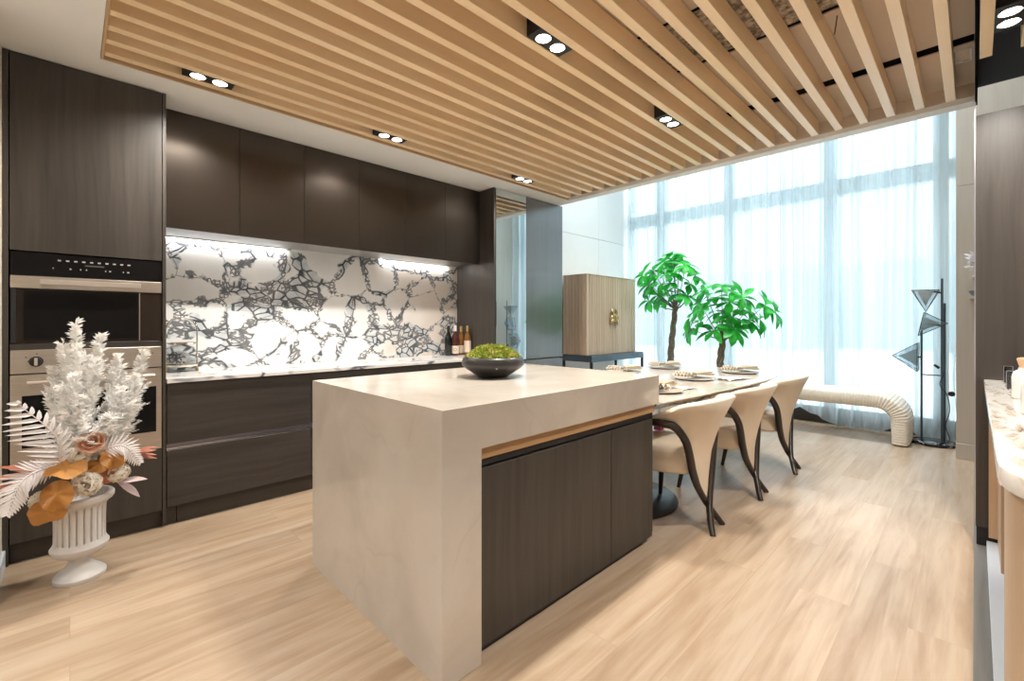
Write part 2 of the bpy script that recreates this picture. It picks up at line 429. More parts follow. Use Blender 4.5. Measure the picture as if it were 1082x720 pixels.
# ================================================================== SHELL
SLAT0, PITCH = .102, .1405
ZS = 2.555            # soffit and slat undersides
ZC = 2.66             # recess ceiling
def shell():
    struct('floor', bx(-1.6, 6.75, 0.004, 4.1, -.05, 0), 'floor')
    struct('trim_1', bx(-1.6, 6.75, -2.5, 0.004, -.05, 0), 'floor_grey', label='grey plank floor strip along the right counter')
    # white soffit round the slat field
    bm = new()
    box(bm, -1.2, .11, 0, 4.1, ZS, 2.78); box(bm, .11, 4.03, 3.13, 4.1, ZS, 2.78); box(bm, 3.93, 4.03, 0, 3.13, ZS, 2.78)
    struct('ceiling', bm, 'ceilwhite')
    bm = new()
    for x0, x1 in ((.11, 2.07), (2.545, 3.255), (3.345, 3.93)): box(bm, x0, x1, -.0003, 3.13, ZC, 2.70)
    struct('trim_2', bm, 'cavity', label='taupe boards above the slats')
    struct('trim_3', bx(2.10, 2.52, 0, 3.13, ZC + .004, 2.70), 'fibre', label='rough fibre board above the slats')
    bm = new(); box(bm, .11, 3.93, -.0003, 3.13, 2.72, 2.78); box(bm, 2.2, 4.02, -1.2, -.0122, ZC, 2.78)
    struct('trim_4', bm, 'blackceil', label='black void above the slats')
    bm = new()
    box(bm, .112, .124, .001, 3.129, ZS + .001, ZC); box(bm, .124, 3.916, 3.117, 3.129, ZS + .001, ZC)
    struct('trim_9', bx(3.916, 3.929, .001, 3.129, ZS + .03, ZC), 'cavity', label='taupe edge board beyond the slat ends')
    struct('trim_5', bm, 'slat_board', label='oak boards lining the slat recess')
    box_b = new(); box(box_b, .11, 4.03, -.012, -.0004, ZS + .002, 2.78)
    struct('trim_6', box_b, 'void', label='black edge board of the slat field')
    struct('ceiling.003', bx(-1.2, 2.2, -2.5, -.014, ZC, 2.78), 'ceilwhite'); struct('ceiling.004', bx(2.2, 4.02, -2.5, -1.2, ZC, 2.78), 'ceilwhite')
    # upper ceiling over the window bay
    struct('ceiling.001', bx(4.03, 6.75, -2.5, 4.1, 5.2, 5.35), 'white')
    struct('ceiling.002', bx(4.03, 4.1, -2.5, 4.1, 2.78, 5.2), 'white')
    # hatch, hanging rods and a clip seen between the slats
    bm = new()
    for a, b, c, d in ((3.40, 3.56, .012, .018), (3.40, 3.56, .070, .076), (3.40, 3.406, .018, .07), (3.554, 3.56, .018, .07)): box(bm, a, b, c, d, ZC - .006, ZC)
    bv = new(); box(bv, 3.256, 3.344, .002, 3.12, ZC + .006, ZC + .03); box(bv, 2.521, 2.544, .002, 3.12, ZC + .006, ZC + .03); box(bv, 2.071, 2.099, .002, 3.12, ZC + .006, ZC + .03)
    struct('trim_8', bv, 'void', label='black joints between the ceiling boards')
    single('access_hatch', bm, 'white', 'small pale frame of a ceiling hatch beside the end of the last slat', 'hatch', (0, 0, 0))
    # walls
    struct('wall_back', bx(-.30, 4.08, 3.942, 4.1, 0, 2.56), 'white')
    bm = new()
    for x0, x1 in ((4.08, 5.655), (5.66, 6.75)):
        for z0, z1 in ((0, 2.455), (2.46, 5.2)): box(bm, x0, x1, 3.94, 3.96, z0, z1, .0015, 1)
    box(bm, 4.08, 6.75, 3.96, 4.1, 0, 5.2)
    struct('wall_back.001', bm, 'white_gloss')
    struct('wall_camera', bx(-1.75, -1.65, -2.5, 4.1, 0, 2.9), 'plain_wall')
    struct('wall_left', bx(-.34, -.238, 2.88, 4.1, 0, 2.555), 'cream')
    struct('baseboard_left', bx(-.238, -.226, 2.88, 3.328, 0, .085, .002), 'skirting')
    struct('wall_right', bx(-1.6, 6.75, -2.6, -2.5, 0, 5.2), 'plain_wall')
    bm = new()
    box(bm, 5.63, 6.75, -2.5, .117, 2.418, 5.2, .002, 1); box(bm, 5.63, 6.75, -2.5, .117, .143, 2.412, .002, 1); box(bm, 5.634, 6.75, -2.5, .115, 0, 5.2)
    box(bm, 5.628, 6.75, -2.5, .119, 0, .139, .002, 1)
    struct('wall_window', bm, 'pillar')
    # window wall: frame, transom, glass
    bm = new()
    for y in (.25, 1.23, 2.41, 3.42): box(bm, 6.58, 6.68, y - .06, y + .06, .1, 5.2)
    for z0, z1 in ((2.73, 2.92),): box(bm, 6.56, 6.70, .12, 3.94, z0, z1)
    box(bm, 6.57, 6.69, .12, 3.94, .0, .12)
    w = struct('window_1', bm, 'frame')
    gl = finish('pane', bx(6.625, 6.633, .12, 3.94, .12, 5.2), 'glass', w)
    struct('trim_7', bx(6.505, 6.56, .12, 3.94, 0, .19, .004), 'sill', label='low dark sill board behind the curtain hem')
    # the place outside
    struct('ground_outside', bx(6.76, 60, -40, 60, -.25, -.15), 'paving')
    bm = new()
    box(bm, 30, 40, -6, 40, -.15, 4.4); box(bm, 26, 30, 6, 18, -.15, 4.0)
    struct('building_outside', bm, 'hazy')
shell()

def slats():
    t = thing('slat_ceiling', 'ceiling field of long light oak slats hung below the white soffit', 'slatted ceiling', (.13, 0, ZS))
    for k in range(22):
        y = SLAT0 + PITCH * k
        part('slat', bx(.126, 3.845, y - .0225, y + .0225, ZS, ZC - .003, .0015, 1), 'slat', t)
    t = thing('slat_ceiling', 'narrow strip of oak slats under the black ceiling at the right edge', 'slatted ceiling', (.13, -.1, ZS))
    for k in range(1, 6):
        y = SLAT0 - PITCH * k - .0008
        part('slat', bx(.126, 3.335, y - .0225, y + .0225, ZS, ZC - .003, .0015, 1), 'slat', t)
    b = single('suspension_rod', tube(new(), [(2.60, .455, ZC), (2.62, .47, 2.585)], .0025, 6), 'black', 'thin dark rod hanging between two slats near the middle', 'rod')
slats()

def downlights():
    spots = [(.555, 2.982, 'recessed black twin spotlight above the tall oven cabinet'),
             (1.675, 2.982, 'recessed black twin spotlight above the middle wall cabinets'),
             (3.07, 2.982, 'recessed black twin spotlight above the tall mirrored cabinet'),
             (1.665, 1.4367, 'large recessed black twin spotlight above the island, nearest to the camera'),
             (2.885, 1.4367, 'recessed black twin spotlight above the dining table'),
             (2.98, -.1085, 'twin spotlight in the black ceiling at the top right corner')]
    n = 0
    for x, y, lab in spots:
        z = 2.559
        t = thing('downlight', lab, 'ceiling light', (x, y, z), 'recessed twin spotlights')
        hx, hy = .118, .0465
        part('housing', bx(x - hx, x + hx, y - hy, y + hy, z, ZC - .002, .001, 1), 'black', t)
        for s in (-1, 1):
            part('bezel', lathe(new(), [(.039, z - .0002), (.039, z - .003), (.036, z - .004), (.034, z - .0005)], (x + s * .052, y, 0), 24, False), 'chrome', t, 60)
            part('lens', lathe(new(), [(.034, z - .0004), (.034, z - .0016)], (x + s * .052, y, 0), 24), 'lens', t)
            L = bpy.data.lights.new('spot', 'SPOT'); L.energy = SPOT_E * (.8 if y > 2 and x < 1 else .5 if y > 2 else .65 if x > 2.8 and y > 1 else 1); L.color = (1, .95, .87); L.spot_size = R(150); L.spot_blend = 1.0; L.shadow_soft_size = .035
            lo = bpy.data.objects.new('spot', L); COL.objects.link(lo); lo.location = (x + s * .052, y, 2.545)
SPOT_E = 64
downlights()

# ================================================================== KITCHEN RUN
FY = 3.33
def tall_oven_cabinet():
    t = thing('oven_cabinet', 'tall smoked oak cabinet housing the two ovens at the left', 'cabinet', (.085, FY, 0))
    bm = new()
    box(bm, -.237, -.217, FY, 3.93, 0, 2.552); box(bm, .389, .405, FY - .002, 3.93, .02, 2.552)
    box(bm, -.217, .389, 3.90, 3.93, 0, 2.552)
    part('carcass', bm, 'dwood', t)
    part('plinth', bx(-.217, .458, FY + .035, 3.89, 0, .0985, .001, 1), 'plinth', t)
    part('door', bx(-.213, .386, FY, 3.88, 1.566, 2.551, .0015, 1), 'dwood', t)
    part('lower_panel', bx(-.213, .386, FY, 3.88, .105, .462, .0015, 1), 'dwood', t)
    part('divider', bx(-.213, .386, FY + .002, 3.88, 1.068, 1.098, .001, 1), 'dwood_h', t)
def ovens():
    x0, x1 = -.211, .384
    t = thing('compact_oven', 'compact oven with black control panel and bronze tinted glass door', 'oven', (.085, FY, 1.10), 'ovens')
    part('body', bx(x0 + .004, x1 - .004, FY + .03, 3.87, 1.104, 1.56), 'black', t)
    p = part('control_panel', bx(x0, x1, FY + .004, FY + .028, 1.442, 1.561, .001, 1), 'blackglass', t)
    def X(px): return -.045 + (px - 58) * .00368
    for k in range(10): part('button_mark', bx(X(58) + k * .0308, X(58) + k * .0308 + .0125, FY + .0028, FY + .0045, 1.5245, 1.531), 'panelmark', p)
    part('brand_print', bx(X(86), X(107), FY + .0028, FY + .0045, 1.505, 1.512), 'panelmark_dim', p)
    for px, w in ((53, .004), (70, .007), (81, .004), (87, .005), (108, .004), (112.5, .007), (128, .004), (133, .009)):
        part('symbol_mark', bx(X(px), X(px) + w, FY + .0028, FY + .0045, 1.483, 1.4895), 'panelmark', p)
    d = part('door', bx(x0, x1, FY + .002, FY + .028, 1.102, 1.376, .001, 1), 'brownglass', t)
    part('door_window', bx(-.165, .282, FY - .0005, FY + .003, 1.118, 1.366), 'blackglass', d)
    part('door_trim', bx(.2825, .2865, FY - .0015, FY + .003, 1.104, 1.374), 'steel', d)
    bm = new(); 
    box(bm, -.208, -.192, FY - .001, FY + .003, 1.104, 1.374)
    part('glass_edge_strip', bm, 'gunmetal', d)
    b = part('handle_band', bx(x0, x1, FY - .003, FY + .028, 1.378, 1.440, .0015, 1), 'steel', t)
    bm = new(); box(bm, -.108, .288, FY - .036, FY - .020, 1.398, 1.424, .002); box(bm, -.085, -.065, FY - .021, FY - .002, 1.403, 1.419); box(bm, .245, .265, FY - .021, FY - .002, 1.403, 1.419)
    part('handle', bm, 'steel_bright', b)
    # lower oven
    t = thing('oven', 'stainless steel oven with knobs, partly hidden by the white plumes', 'oven', (.085, FY, .47), 'ovens')
    part('body', bx(x0 + .004, x1 - .004, FY + .03, 3.87, .47, 1.064), 'black', t)
    p = part('control_panel', bx(x0, x1, FY - .002, FY + .028, .948, 1.066, .0015, 1), 'steel', t)
    for x in (-.122, .302):
        k = part('knob', lathe(new(), [(.026, 0), (.026, .004), (.021, .005), (.020, .024), (.018, .026)], (x, FY - .002, 1.007), 28, True, None, Matrix.Rotation(R(90), 3, 'X')), 'black', p, 40)
        part('knob_grip', bx(x - .006, x + .006, FY - .036, FY - .024, .988, 1.026, .002), 'steel_bright', k)
    bm = new()
    for x, z in ((-.16, 1.027), (-.152, 1.007), (-.122, 1.043), (.34, 1.027)): part('dial_mark', bx(x, x + .005, FY - .0026, FY - .001, z, z + .005), 'black', p)
    fr = new(); wx0, wx1, wz0, wz1 = -.172, .360, .572, .836
    for a in ((x0, wx0, .470, .942), (wx1, x1, .470, .942), (wx0, wx1, .470, wz0), (wx0, wx1, wz1, .942)): box(fr, a[0], a[1], FY - .002, FY + .028, a[2], a[3])
    d = part('door', fr, 'steel', t)
    part('door_window', bx(wx0, wx1, FY + .002, FY + .02, wz0, wz1), 'blackglass', d)
    bm = new(); tube(bm, [(-.152, FY - .040, .902), (.348, FY - .040, .902)], .0095, 12)
    for x in (-.13, .325): tube(bm, [(x, FY - .04, .902), (x, FY - .002, .902)], .007, 8)
    part('handle', bm, 'steel_bright', d, 50)
tall_oven_cabinet(); ovens()

def base_units():
    xs = [.408, 1.238, 2.146, 3.003]
    labs = ['smoked oak drawer cabinet below the counter, next to the oven cabinet', 'middle smoked oak drawer cabinet, half hidden behind the island', 'smoked oak drawer cabinet below the wine bottles, behind the island']
    for a, b, lab in zip(xs, xs[1:], labs):
        t = thing('base_cabinet', lab, 'cabinet', ((a + b) / 2, FY, 0), 'base cabinets')
        part('carcass', bx(a, b, FY + .024, 3.92, .10, .846), 'carcass', t)
        d = part('drawer', bx(a + .0015, b - .0015, FY, FY + .022, .115, .448, .0015, 1), 'dwood_h', t)
        d = part('drawer', bx(a + .0015, b - .0015, FY, FY + .022, .486, .842, .0015, 1), 'dwood_h', t)
        part('grip_profile', bx(a, b, FY + .004, FY + .022, .452, .462), 'alu', t)
        part('grip_recess', bx(a, b, FY + .012, FY + .023, .464, .484), 'alu_dull', t)
        part('plinth', bx(max(a, .461), b, FY + .035, FY + .06, 0, .10), 'plinth', t)
    bm = bx(.408, 3.003, FY - .016, 3.918, .8465, .872, .002)
    single('countertop', bm, 'counter', 'thin grey veined marble worktop along the back wall', 'worktop', (.408, FY, .85))
    bm = bx(.407, 3.003, 3.922, 3.94, .872, 1.8115)
    single('backsplash', bm, 'breccia', 'white marble backsplash with bold dark grey breccia veins', 'backsplash', (1.7, 3.93, .872))
base_units()

def wall_units():
    w = .4335; labs = ['first', 'second', 'third', 'fourth', 'fifth', 'sixth']
    for i in range(6):
        a = .405 + i * w; b = a + w
        t = thing('upper_cabinet', 'satin bronze wall cabinet, %s from the oven cabinet' % labs[i], 'cabinet', (a, 3.55, 1.805), 'wall cabinets')
        part('carcass', bx(a + .001, b - .001, 3.572, 3.9418, 1.812, 2.552), 'carcass', t)
        part('door', bx(a + .0012, b - .0012, 3.55, 3.571, 1.806, 2.551, .001, 1), 'bronze', t)
        part('underside', bx(a + .0008, b, 3.571, 3.898, 1.807, 1.8115), 'undersheet', t)
    for x0, x1, lab in ((.42, 1.24, 'lit strip under the wall cabinets at the oven end'), (2.10, 2.86, 'lit strip under the wall cabinets above the wine bottles')):
        t = thing('light_rail', lab, 'strip light', (x0, 3.905, 1.80), 'strip lights under the wall cabinets')
        bm = new(); box(bm, x0 - .004, x1 + .004, 3.899, 3.9015, 1.798, 1.812); box(bm, x0 - .004, x1 + .004, 3.902, 3.921, 1.808, 1.812)
        part('housing', bm, 'undersheet', t)
        part('diffuser', bx(x0, x1, 3.903, 3.918, 1.804, 1.808), 'led', t)
wall_units()

def tall_right():
    t = thing('tall_cabinet', 'tall dark cabinet with a mirror panel at the far end of the kitchen run', 'cabinet', (3.5, FY, 0))
    bm = new(); box(bm, 3.006, 3.024, FY, 3.93, 0, 2.552); box(bm, 3.024, 4.07, FY + .024, 3.93, .0, 2.552)
    part('carcass', bm, 'dwood', t)
    part('mirror_panel', bx(3.036, 3.464, FY + .002, FY + .022, .822, 2.549), 'mirror', t)
    part('grip_edge', bx(3.024, 3.036, FY - .003, FY + .022, 1.17, 1.42), 'black', t)
    part('edge_profile', bx(3.024, 3.036, FY + .006, FY + .022, .822, 2.549), 'gunmetal', t)
    part('door', bx(3.466, 4.069, FY, FY + .022, .822, 2.549, .0015, 1), 'dwood_gloss', t)
    dr = part('drawer', bx(3.026, 3.464, FY, FY + .022, .10, .806, .0015, 1), 'dwood_gloss', t)
    dr = part('drawer', bx(3.466, 4.069, FY, FY + .022, .10, .806, .0015, 1), 'dwood_gloss', t)
    part('knob', lathe(new(), [(.010, 0), (.010, .014)], (4.045, FY, .812), 16, True, None, Matrix.Rotation(R(90), 3, 'X')), 'black', dr)
    part('plinth', bx(3.006, 4.069, FY + .03, FY + .05, 0, .098), 'plinth', t)
tall_right()

def bottles():
    specs = [('wine_dark', 'foil_black', None, 2.765, 3.76, 'black wine bottle, leftmost of the four by the backsplash', .305),
             ('wine_red', 'foil_white', 'label', 2.83, 3.73, 'rose wine bottle with white neck and square cream label', .31),
             ('wine_amber', 'foil_gold', 'label', 2.942, 3.775, 'amber bottle with gold neck, behind the other bottles', .30),
             ('wine_amber', 'foil_gold', 'label', 2.964, 3.695, 'amber bottle with gold neck and tall label, rightmost of the four', .305)]
    for g, f, lab, x, y, txt, h in specs:
        z = .872
        t = thing('wine_bottle', txt, 'bottle', (x, y, z), 'wine bottles on the counter')
        r = .036; k = h / .305
        part('glass', lathe(new(), [(r - .004, z), (r, z + .004), (r, z + .17 * k), (r - .004, z + .195 * k), (.018, z + .225 * k), (.0135, z + .24 * k), (.0135, z + .262 * k)], (x, y, 0), 28), g, t, 50)
        part('foil', lathe(new(), [(.0142, z + .245 * k), (.0142, z + .30 * k), (.013, z + .305 * k)], (x, y, 0), 20), f, t, 50)
        if lab:
            tall = 'tall' in txt
            lb = part('label', lathe(new(), [(r + .0006, z + (.02 if not tall else .03)), (r + .0006, z + (.10 if not tall else .15))], (x, y, 0), 32, False), lab, t, 60)
            if 'square' in txt:
                ang = math.atan2(-y, -x)
                c = (x + (r + .0008) * math.cos(ang), y + (r + .0008) * math.sin(ang), z + .062)
                part('seal_print', lathe(new(), [(.0165, 0), (.0165, .001), (.011, .001), (.011, 0)], c, 20, False, None, Matrix.Rotation(ang, 3, 'Z') @ Matrix.Rotation(R(90), 3, 'Y')), 'printred', lb)
bottles()

def stand():
    x, y, z = .548, 3.80, .872
    t = thing('serving_stand', 'two tier serving stand with a tall polished arch, on the counter by the ovens', 'serving stand', (x, y, z))
    arch = [(x - .088, y, z + .012)] + [(x - .088, y, z + .26)] + [(x - .088 * math.cos(a), y, z + .275 + .098 * math.sin(a)) for a in [PI * i / 14 for i in range(15)]] + [(x + .088, y, z + .26), (x + .088, y, z + .012)]
    part('arch', tube(new(), arch, .0045, 8), 'chrome', t, 80)
    for zz, r in ((.035, .098), (.185, .086)):
        tr = part('tray', lathe(new(), [(0.001, z + zz), (r - .012, z + zz), (r, z + zz + .012), (r - .002, z + zz + .013), (r - .013, z + zz + .004), (0.001, z + zz + .004)], (x, y, 0), 32, False, lambda r_, z_, a: r_), 'chrome', t, 40)
    for s in (-1, 1):
        part('foot', lathe(new(), [(.010, z), (.010, z + .01), (.005, z + .03)], (x + s * .088, y, 0), 12), 'brass', t, 60)
    part('finial', lathe(new(), [(.004, z + .10), (.009, z + .108), (.009, z + .116), (.003, z + .125)], (x + .088, y, 0), 12), 'chrome', t, 60)
stand()

# ================================================================== ISLAND AND TABLE
def island():
    t = thing('kitchen_island', 'large beige stone waterfall island with dark oak doors', 'kitchen island', (1.6, 1.76, 0))
    bm = prism(new(), [(.865, 0), (1.035, 0), (1.035, .760), (2.312, .760), (2.312, .916), (.865, .916)], 1.210, 2.308, 'y', .0025)
    part('stone_shell', bm, 'quartz', t)
    part('wood_rail', bx(1.036, 2.30, 1.232, 2.28, .714, .7595), 'rail_wood', t)
    part('carcass', bx(1.036, 2.292, 1.266, 2.25, .022, .713), 'black_gap', t)
    part('grip_profile', bx(1.036, 2.298, 1.248, 1.268, .684, .705, .001, 1), 'gunmetal', t)
    part('end_panel', bx(2.292, 2.303, 1.245, 2.26, .05, .713), 'dwood', t)
    for a, b in ((1.036, 1.893), (1.896, 2.296)):
        part('door', bx(a + .001, b - .001, 1.243, 1.264, .030, .676, .0012, 1), 'dwood', t)
    part('plinth', bx(1.036, 2.22, 1.262, 2.24, 0, .030), 'black_gap', t)
island()

def offset_poly(P, d):
    out = []; n = len(P)
    for i in range(n):
        a, b, c = Vector(P[i - 1]), Vector(P[i]), Vector(P[(i + 1) % n])
        e1 = (b - a).normalized(); e2 = (c - b).normalized()
        n1 = Vector((-e1.y, e1.x)); n2 = Vector((-e2.y, e2.x)); m = (n1 + n2)
        m = m / max(.3, m.length_squared) * 2 if m.length > 1e-5 else n1
        out.append(b + m * d)
    return out
def table():
    cy = 1.76
    half = [(2.316, 1.226), (2.7, 1.192), (3.1, 1.165), (3.5, 1.145), (3.9, 1.137), (4.15, 1.145), (4.32, 1.170), (4.45, 1.215), (4.55, 1.285), (4.62, 1.38), (4.66, 1.50), (4.68, 1.63)]
    P = half + [(4.685, cy)] + [(x, 2 * cy - y) for x, y in half[::-1]]
    t = thing('dining_table', 'long beige stone dining table joined to the island, rounded far end', 'table', (3.2, cy, 0))
    def ring(d, z): return [(max(2.316, p.x), p.y, z) for p in offset_poly(P, d)]
    bm = new(); loft(bm, [ring(.0, .750), ring(0, .756), ring(.003, .759)], True, True)
    part('tabletop', bm, 'quartz', t)
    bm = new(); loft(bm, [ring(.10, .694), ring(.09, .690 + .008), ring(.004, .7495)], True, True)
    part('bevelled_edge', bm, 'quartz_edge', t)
    part('base_plate', lathe(new(), [(.42, 0), (.42, .010), (.413, .014)], (2.72, cy, 0), 56), 'gunmetal', t, 50)
    part('pedestal', lathe(new(), [(.17, .0145), (.155, .03), (.13, .2), (.125, .45), (.14, .62), (.18, .694)], (2.72, cy, 0), 40), 'gunmetal', t, 50)
table()

def moss_bowl():
    x, y, z = 1.617, 1.80, .916
    t = thing('moss_bowl', 'wide charcoal ceramic bowl of green moss on the island', 'planted bowl', (x, y, z))
    part('bowl', lathe(new(), [(.070, z), (.074, z + .002), (.10, z + .016), (.150, z + .050), (.164, z + .063), (.167, z + .074), (.163, z + .092), (.155, z + .108), (.150, z + .109), (.150, z + .098), (.06, z + .085)], (x, y, 0), 64), 'bowl', t, 60)
    a = math.atan2(-y, -x) + .12
    part('glaze_chip', lathe(new(), [(.006, -.0006), (.005, .0008)], (x + .158 * math.cos(a), y + .158 * math.sin(a), z + .059), 10, True, None, Matrix.Rotation(a, 3, 'Z') @ Matrix.Rotation(R(125), 3, 'Y')), 'porcelain', t)
    bm = new()
    from mathutils import noise
    rings = []
    for i in range(15):
        q = i / 14; r = .150 * q
        rings.append([(x + r * math.cos(b), y + r * math.sin(b), z + .088 + .072 * (1 - q ** 2.6) + .010 * noise.noise(Vector((r * math.cos(b) * 30, r * math.sin(b) * 30, 3.1))) * (1.2 - q)) for b in [2 * PI * k / 40 for k in range(40)]])
    loft(bm, rings[1:], True); 
    bmesh.ops.contextual_create(bm, geom=[e for e in bm.edges if e.is_boundary and (e.verts[0].co - Vector((x, y, e.verts[0].co.z))).length < .02])
    rnd = random.Random(3)
    for i in range(2600):
        q = math.sqrt(rnd.random()); r = .148 * q; b = rnd.random() * 2 * PI
        p = Vector((x + r * math.cos(b), y + r * math.sin(b), z + .086 + .072 * (1 - q ** 2.6)))
        d = Vector((math.cos(b) * q * .9 + rnd.uniform(-.6, .6), math.sin(b) * q * .9 + rnd.uniform(-.6, .6), rnd.uniform(.4, 1.1)))
        blade(bm, p, d, Vector((rnd.uniform(-1, 1), rnd.uniform(-1, 1), .6)), rnd.uniform(.012, .024), rnd.uniform(.004, .008), .3, .2, 2)
    part('moss', bm, 'moss', t)
moss_bowl()

def settings():
    z = .7592
    data = [(2.74, 1.43, .3, 'stone plate at the near side of the table, closest to the island'), (3.52, 1.55, -.25, 'stone plate in the middle of the near side of the table'),
            (4.27, 1.46, -.4, 'stone plate at the rounded end of the near side of the table'), (3.56, 2.20, 2.9, 'stone plate on the far side of the table, just beyond the island top'),
            (4.20, 2.14, 2.7, 'stone plate on the far side of the table below the taller tree')]
    for x, y, rz, lab in data:
        t = single('dinner_plate', lathe(new(), [(.10, 0), (.125, .003), (.150, .012), (.149, .015), (.125, .0075), (.02, .006)], (0, 0, 0), 40), 'plate', lab, 'plate', (0, 0, 0), 'stone plates on the dining table', None, 50)
        t.location = (x, y, z)
        n = thing('napkin', lab.replace('stone plate', 'pleated ivory napkin'), 'napkin', (0, 0, 0), 'pleated napkins on the plates')
        bm = new(); rows = []
        # pinched in the middle, two pleated fans
        for i in range(9):
            u = -1 + 2 * i / 8
            w = .020 + .075 * abs(u) ** 1.2; hh = .010 + .020 * abs(u)
            rows.append([(u * .135, w * (k / 12 * 2 - 1), .021 + .010 * (1 - abs(u)) + hh * (.5 + .5 * math.cos(k * PI)) * (1 - .3 * abs(k / 12 * 2 - 1))) for k in range(13)])
        loft(bm, rows)
        rows2 = [[(p[0] * .9, p[1] * .9, p[2] + .004 + .012 * abs(p[0]) / .13) for p in r] for r in rows]
        loft(bm, rows2)
        part('cloth', bm, 'napkin', n)
        bm = new(); ring = [(0.0, .024 * math.cos(a), .030 + .017 * math.sin(a)) for a in [2 * PI * k / 20 for k in range(21)]]
        tube(bm, ring, .0045, 6); part('napkin_ring', bm, 'brass', n, 80)
        n.location = (x, y, z + .006); n.rotation_euler = (0, 0, rz)
    bm = new(); rows = []
    for i in range(7):
        u = i / 6
        rows.append([(-.16 + .30 * u, (-.10 + .2 * k / 8) * (1 - .75 * u), .004 + .016 * (1 - u) * abs(math.sin(k * 1.3 + u * 2))) for k in range(9)])
    loft(bm, rows); 
    s = single('linen_cloth', bm, 'napkin_white', 'white linen cloth folded to a point, right of the middle near plate', 'napkin'); s.location = (3.765, 1.325, z + .001); s.rotation_euler = (0, 0, -.45)
    bm = new(); rows = []
    for i in range(6):
        u = i / 5
        rows.append([(-.09 + .18 * u, (-.05 + .1 * k / 6) * (1 - .6 * u), .004 + .014 * (1 - u) * abs(math.sin(k * 1.5 + u))) for k in range(7)])
    loft(bm, rows)
    s = single('linen_cloth', bm, 'napkin_white', 'small white linen cloth at the island end of the table', 'napkin'); s.location = (2.97, 1.36, z + .001); s.rotation_euler = (0, 0, -.3)
settings()

# ================================================================== CHAIRS
def chair(loc, label):
    y0 = 1.28
    t = thing('dining_chair', label, 'chair', (0, 0, 0), 'cream barrel-back chairs along the table')
    band = cat([(-.255, 1.42, .612), (-.285, 1.33, .630), (-.288, 1.25, .632), (-.262, 1.178, .618), (-.208, 1.142, .540), (-.165, 1.135, .445), (-.125, 1.131, .351), (-.070, 1.123, .252), (-.004, 1.103, .150)], 6)
    rim = cat([(-.268, 1.395, .645), (-.298, 1.300, .652), (-.310, 1.200, .695), (-.296, 1.12, .732), (-.24, 1.042, .752), (-.13, .988, .763), (0, .970, .767)], 6)
    def at(c, u):
        f = u * (len(c) - 1); i = min(int(f), len(c) - 2); return c[i].lerp(c[i + 1], f - i)
    rows = []; N = 22
    ts = [k / N for k in range(N + 1)]
    def column(u, sx):
        b = at(band, u); r = at(rim, u)
        if u > .985: b = Vector((0, 1.105, .145))
        inward = (Vector((0, 1.27, 0)) - Vector((r.x, r.y, 0))).normalized()
        up = Vector((0, 0, 1))
        K = .047 * min(1, u * 1.6)
        outer = [b.lerp(r, q) + inward * K * math.sin(PI * q) * (1 - .25 * q) for q in [j / 8 for j in range(9)]]
        H = (r - b).length
        th = min(.050, .022 + .06 * H)
        inn = [outer[j] + inward * (th * (.35 + .65 * j / 8)) for j in range(9)]
        top = [outer[8] + up * .010 + inward * th * .12, outer[8] + up * .020 + inward * th * .5, inn[8] + up * .010 - inward * th * .12]
        col = outer + top + inn[::-1]
        return [Vector((p.x * sx, p.y - y0, p.z)) for p in col]
    for u in ts: rows.append(column(u, 1))
    for u in ts[::-1][1:]: rows.append(column(u, -1))
    bm = new(); loft(bm, rows, True, True)
    part('back_shell', bm, 'leather', t, 70)
    # seat cushion
    bm = new(); sec = []
    for z, k in ((.318, .90), (.326, .965), (.345, .995), (.40, 1.0), (.440, .99), (.462, .955), (.474, .87), (.479, .6), (.481, .15)):
        ring = []
        for i in range(40):
            a = 2 * PI * i / 40; e = 2 / 3.2
            cx = math.copysign(abs(math.cos(a)) ** e, math.cos(a)); sy = math.copysign(abs(math.sin(a)) ** e, math.sin(a))
            wx = .212 + .050 * sy
            ring.append((cx * wx * k, (1.352 + sy * .222 * k) - y0, z))
        sec.append(ring)
    loft(bm, sec, True, True)
    part('seat', bm, 'leather', t, 80)
    for s in (-1, 1):
        pts = [Vector((p.x * s, p.y - y0, p.z)) for p in band] + [Vector((s * q[0], q[1] - y0, q[2])) for q in ((.026, 1.092, .112), (.052, 1.075, .072), (.078, 1.058, .033), (.098, 1.042, .0))]
        n = len(pts); rad = []
        for i in range(n):
            f = i / (n - 1); rad.append(.010 + .013 * min(1, f * 5) - .006 * max(0, (f - .75) / .25))
        # offset the two bands a little so they pass one another at the cross
        pts = [p + Vector((0, s * .011 * max(0, min(1, (i / n - .55) * 4)), 0)) for i, p in enumerate(pts)]
        pts[-1].z = 0.0
        bm = tube(new(), pts, rad, 10, True, (1.0, 1.0))
        part('leg_band', bm, 'chairwood', t, 60)
        pts = cat([(s * .205, 1.485 - y0, .325), (s * .222, 1.505 - y0, .22), (s * .238, 1.520 - y0, .11), (s * .258, 1.535 - y0, .0)], 4)
        part('leg', tube(new(), pts, [.022 - .009 * i / (len(pts) - 1) for i in range(len(pts))], 10), 'chairwood', t, 60)
    t.location = (loc[0], loc[1], 0)
    return t
c0 = chair((2.69, 1.28), 'cream barrel-back dining chair, the one nearest to the island')
dup(c0, (3.445, 1.262, 0), 0, 'cream barrel-back dining chair, the middle one of three along the table')
dup(c0, (4.215, 1.242, 0), 0, 'cream barrel-back dining chair at the rounded end of the table')
for leg in kids(c0):                      # the nearest chair has its front feet on the table's base plate
    if leg.name.split('.')[0] == 'leg':
        leg.data = leg.data.copy()
        for v in leg.data.vertices:
            v.co.z = max(v.co.z, .0146)
t = thing('gift_box', 'tiny pink and white box glimpsed on the seat nearest to the island', 'box', (2.86, 1.50, .482))
part('box', bx(2.835, 2.885, 1.475, 1.525, .4795, .525, .002), 'pink', t)
